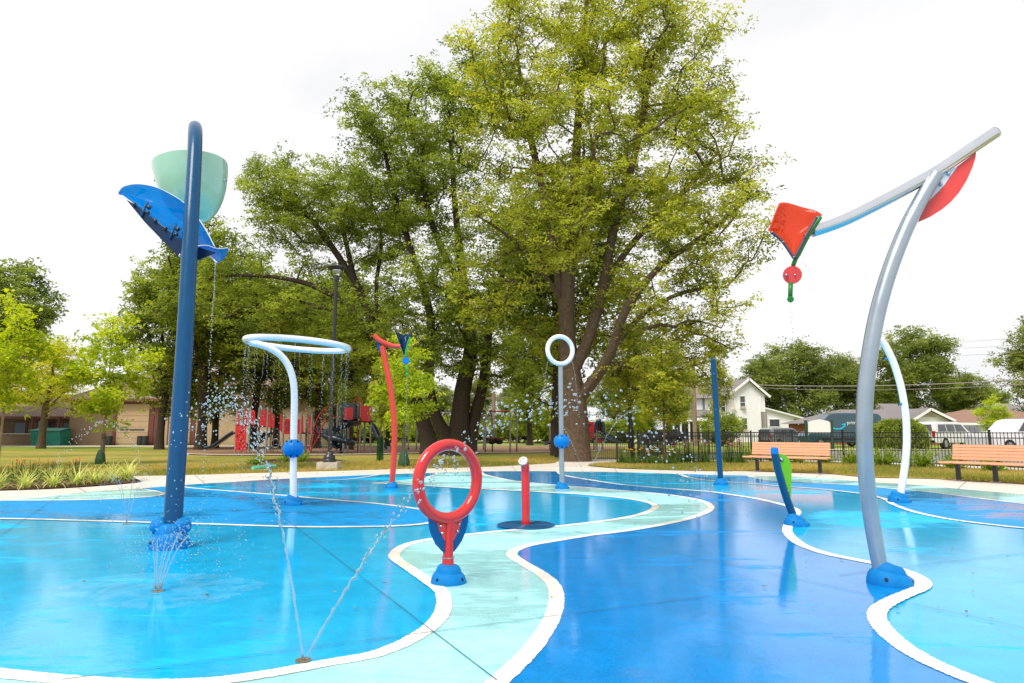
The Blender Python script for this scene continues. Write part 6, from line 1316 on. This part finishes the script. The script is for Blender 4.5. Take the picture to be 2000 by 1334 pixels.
park('parked_suv', 'black vehicle between the white ones before the red roof', 1885, 56, math.radians(215), 'car_black', s_=.95)
park('parked_car', 'grey hatchback with red tail light left of the sign board', 1532, 58, math.radians(200), 'car_grey', s_=.85)
park('parked_car', 'dark car in front of the house porch left of the pole', 1288, 64, math.radians(5), 'car_black', s_=.78)
# ================================================================== WATER IN THE AIR
ICO = None
def drops(name, label, pts, rads, kind='stuff', stretch=None):
    """many small drops as one mesh (uncountable spray)"""
    bm = bmesh.new(); bmesh.ops.create_icosphere(bm, subdivisions=1, radius=1); base = np.array([v.co[:] for v in bm.verts]); bm.faces.ensure_lookup_table(); fc_ = np.array([[v.index for v in f.verts] for f in bm.faces]); bm.free()
    n = len(pts); pts = np.array([tuple(p) for p in pts]); rads = np.asarray(rads)[:, None, None]
    V = base[None]*rads
    if stretch is not None: V = V + stretch[:, None, :]*(np.sum(base[None]*stretch[:, None, :]/(np.linalg.norm(stretch, axis=1)[:, None, None]+1e-9), 2, keepdims=True))
    V = (V + pts[:, None]).reshape(-1, 3); F = (fc_[None] + (np.arange(n)*len(base))[:, None, None]).reshape(-1, 3)
    o = obj_from(mesh_np(name, V, F, M['water'], None, True), name, None); tag(o, label, 'water', None, kind); return o
rw = np.random.RandomState(77)
def arc(p0, p1, zmax, s):
    """ballistic path at fraction s from p0 to p1 with apex zmax"""
    p0, p1 = Vector(p0), Vector(p1); h0, h1 = math.sqrt(max(.001, zmax-p0.z)), math.sqrt(max(.001, zmax-p1.z)); f = h0/(h0+h1); u = (s-f); k = (h0+h1)
    q = p0.lerp(p1, s); q.z = zmax - (u*k)**2; return q
def jet(name, label, p0, p1, zmax, s_solid, s_end, r0, n_drop, scat0=.01, scat1=.16, dr=(.006, .016)):
    n = 46; pts = [arc(p0, p1, zmax, s_solid*i/n) for i in range(n+1)]; b = MB()
    rad = [r0*(.75+.25*math.sin(i*1.9)+.25*rw.uniform(-1, 1)) for i in range(n+1)]
    pts = [p+Vector(rw.normal(size=3))*.0028*i/n*3 for i, p in enumerate(pts)]
    b.tube(pts, rad, 7); o = b.build(name, M['water'], None, True); tag(o, label+', unbroken lower part', 'water jet', 'jets of water')
    P_, R_, S_ = [], [], []
    for i in range(n_drop):
        s = s_solid*.55 + (s_end-s_solid*.55)*rw.uniform()**.8; q = arc(p0, p1, zmax, s); sc = scat0 + (scat1-scat0)*max(0, (s-s_solid*.5))/(s_end-s_solid*.5)
        P_.append(q + Vector(rw.normal(size=3))*sc); R_.append(rw.uniform(*dr)*(.6 if s < s_solid else 1)); tg = (arc(p0, p1, zmax, s+.01)-q).normalized(); S_.append(np.array(tg)*R_[-1]*(1.6 if s < s_solid else .35))
    drops('water_drops', label+', broken into flying drops', P_, R_, stretch=np.array(S_)*1.3)
n1 = NOZ[592]+Vector((0, 0, .010))
jet('water_jet', 'long jet arching to the back left from the nearest nozzle', n1, Vector((-2.508, 4.850, 0)), 1.407, .24, .70, .0085, 400, .006, .085, (.0022, .0068))
jet('water_jet', 'long jet arching right through the red ring from nearest nozzle', n1+Vector((.012, 0, 0)), Vector((1.735, 4.630, 0)), 1.374, .15, .84, .0085, 420, .006, .10, (.0022, .0085))
# fountain of short streams by the bucket pole
n2 = NOZ[308]+Vector((0, 0, .02)); b = MB(); P_, R_ = [], []
for k in range(9):
    a_ = k*.7; e = n2+Vector((math.cos(a_)*.30+.08, math.sin(a_)*.26+.22, 0)); zt = rw.uniform(.30, .46); pts = [arc(n2+Vector((math.cos(a_)*.02, math.sin(a_)*.02, 0)), e, zt, .42*i/16) for i in range(17)]
    b.tube(pts, [.0048*(1-.4*i/16)*rw.uniform(.7, 1.2) for i in range(17)], 6)
    for i in range(45):
        s = rw.uniform(.3, 1.0); P_.append(arc(n2, e, zt, s)+Vector(rw.normal(size=3))*(.02+.09*s)); R_.append(rw.uniform(.002, .0065))
tag(b.build('water_fountain', M['water'], None, True), 'low fountain of several streams at foot of tipping bucket', 'fountain', 'fountains')
for i in range(300): P_.append(n2+Vector((rw.normal()*.33+.06, rw.normal()*.25+.25, abs(rw.normal())*.34+.12))); R_.append(rw.uniform(.0018, .006))
P_ = [p for p in P_ if p.z > .02]; drops('water_drops', 'splashing drops round the fountain by the bucket pole', P_, R_[:len(P_)])
n3 = NOZ[247]+Vector((0, 0, .02)); b = MB(); P_, R_ = [], []
for k in range(7):
    a_ = k*.9; e = n3+Vector((math.cos(a_)*.5, math.sin(a_)*.4, 0)); zt = rw.uniform(.5, .78); b.tube([arc(n3, e, zt, .4*i/16) for i in range(17)], .0026, 6)
    for i in range(45): s = rw.uniform(.3, 1.0); P_.append(arc(n3, e, zt, s)+Vector(rw.normal(size=3))*(.02+.06*s)); R_.append(rw.uniform(.0025, .0065))
tag(b.build('water_fountain', M['water'], None, True), 'thin fountain far left beyond the white line', 'fountain', 'fountains'); P_ = [p for p in P_ if p.z > .02]; drops('water_drops', 'fine drops over the far left fountain', P_, R_[:len(P_)])
# arc of drops before the lime sapling and the pair of thin jets at the back
def bead_arc(label, a, b_, zmax, s0, s1, n, r, sc): 
    P_, R_ = [], []
    for i in range(n): P_.append(arc(a, b_, zmax, s0+(s1-s0)*(i+rw.uniform(-.3, .3))/n)+Vector(rw.normal(size=3))*sc); R_.append(rw.uniform(.6, 1.3)*r)
    drops('water_drops', label, P_, R_)
bead_arc('arc of beads curving left before the lime sapling', G(294, 960), Vector((-6.409, 9.163, 0)), 1.345, .05, .86, 120, .009, .03)
bead_arc('thin beaded jet rising right behind the white ring post', NOZ[1145], G(1330, 925), 1.75, .0, .55, 150, .010, .01); bead_arc('thin beaded jet rising left behind the white ring post', NOZ[1145], G(1000, 925), 1.7, .0, .3, 90, .009, .01)
bead_arc('string of drops falling right of the kite boom', P(1564, 497, YK), G(1640, 1005), P(1564, 494, YK).z+.01, .0, .28, 26, .004, .01)
# drips from the shower ring, the flyers and the misting ring
P_, R_ = [], []
for q in RING_DRIPS:
    z = q.z-.05; v = 0.03
    while z > .03:
        P_.append(Vector((q.x+rw.normal()*.006*(1+(q.z-z)*2), q.y+rw.normal()*.006, z))); R_.append(rw.uniform(.0045, .008)); z -= .018+.045*(q.z-z)*rw.uniform(.4, 1.4)
drops('water_drops', 'curtain of drip strings falling from the overhead shower ring', P_, R_)
def dripline(lb, p, r, gap=.03):
    P_, R_ = [], []; z = p.z
    while z > .03: P_.append(Vector((p.x+rw.normal()*.004, p.y, z))); R_.append(rw.uniform(.7, 1.3)*r); z -= gap*(.5+(p.z-z)*.8)*rw.uniform(.5, 1.4)
    drops('water_drops', lb, P_, R_)
dripline('drip string under the large red kite', KITE_DRIP, .0042); dripline('drip string under the small navy kite', FLY_DRIP, .008); dripline('drip string under the bucket chute lip', P(421, 513, YB+.7), .008, .025)
cW, uw, rW = WRING
for s_ in (-1, 1): bead_arc('drip arc %s the misting ring' % ('left under' if s_ < 0 else 'right under'), cW+uw*s_*rW*.8-Vector((0, 0, rW*.72)), cW+uw*s_*rW*(1.8)+Vector((0, 0, -cW.z)), (cW.z-rW*.70), .0, .7, 70, .008, .004)
bead_arc('splash of drops inside the red ring', WATER_RING[0]-ux*.2, WATER_RING[0]+ux*.25, WATER_RING[0].z+.12, 0, 1, 70, .006, .045)
# beads clinging to the red ring
P_, R_ = [], []
for i in range(700):
    a_ = rw.uniform(0, 2*math.pi); b_ = rw.uniform(0, 2*math.pi); c_, ux_, uz_, un_, r_1, r_2 = WATER_RING; d = ux_*math.cos(a_)+uz_*math.sin(a_); P_.append(c_+d*r_1+(d*math.cos(b_)+un_*math.sin(b_))*r_2); R_.append(rw.uniform(.0010, .0030))
drops('water_beads', 'tiny water beads clinging to the red ring', P_, R_)
# fallen leaves and twigs scattered over pad and walk
n = 80; C = []
while len(C) < n:
    px, py = rw.uniform(0, 2000), 912+rw.uniform(0, 1)**2.2*330; q = G(px, py); C.append((q.x, q.y, .014))
C = np.array(C); D = rw.normal(size=(n, 3)); D[:, 2] = .08; D = unit(D); Nn = np.zeros((n, 3)); Nn[:, 2] = 1; Nn[:, :2] = rw.normal(size=(n, 2))*.2; Nn = unit(Nn-D*np.sum(Nn*D, 1, keepdims=True)); V, F = leaf_quads(rw, C, D, Nn, .04, .02)
M['dead_leaf'] = leaf_mat('dead_leaf', lin(92, 66, 40), lin(206, 170, 84), .2)
tag(obj_from(mesh_np('fallen_leaves', V, F, M['dead_leaf'], rw.uniform(0, 1, n)), 'fallen_leaves', None), 'small dry leaves scattered over the pad and walk', 'leaves', None, 'stuff')
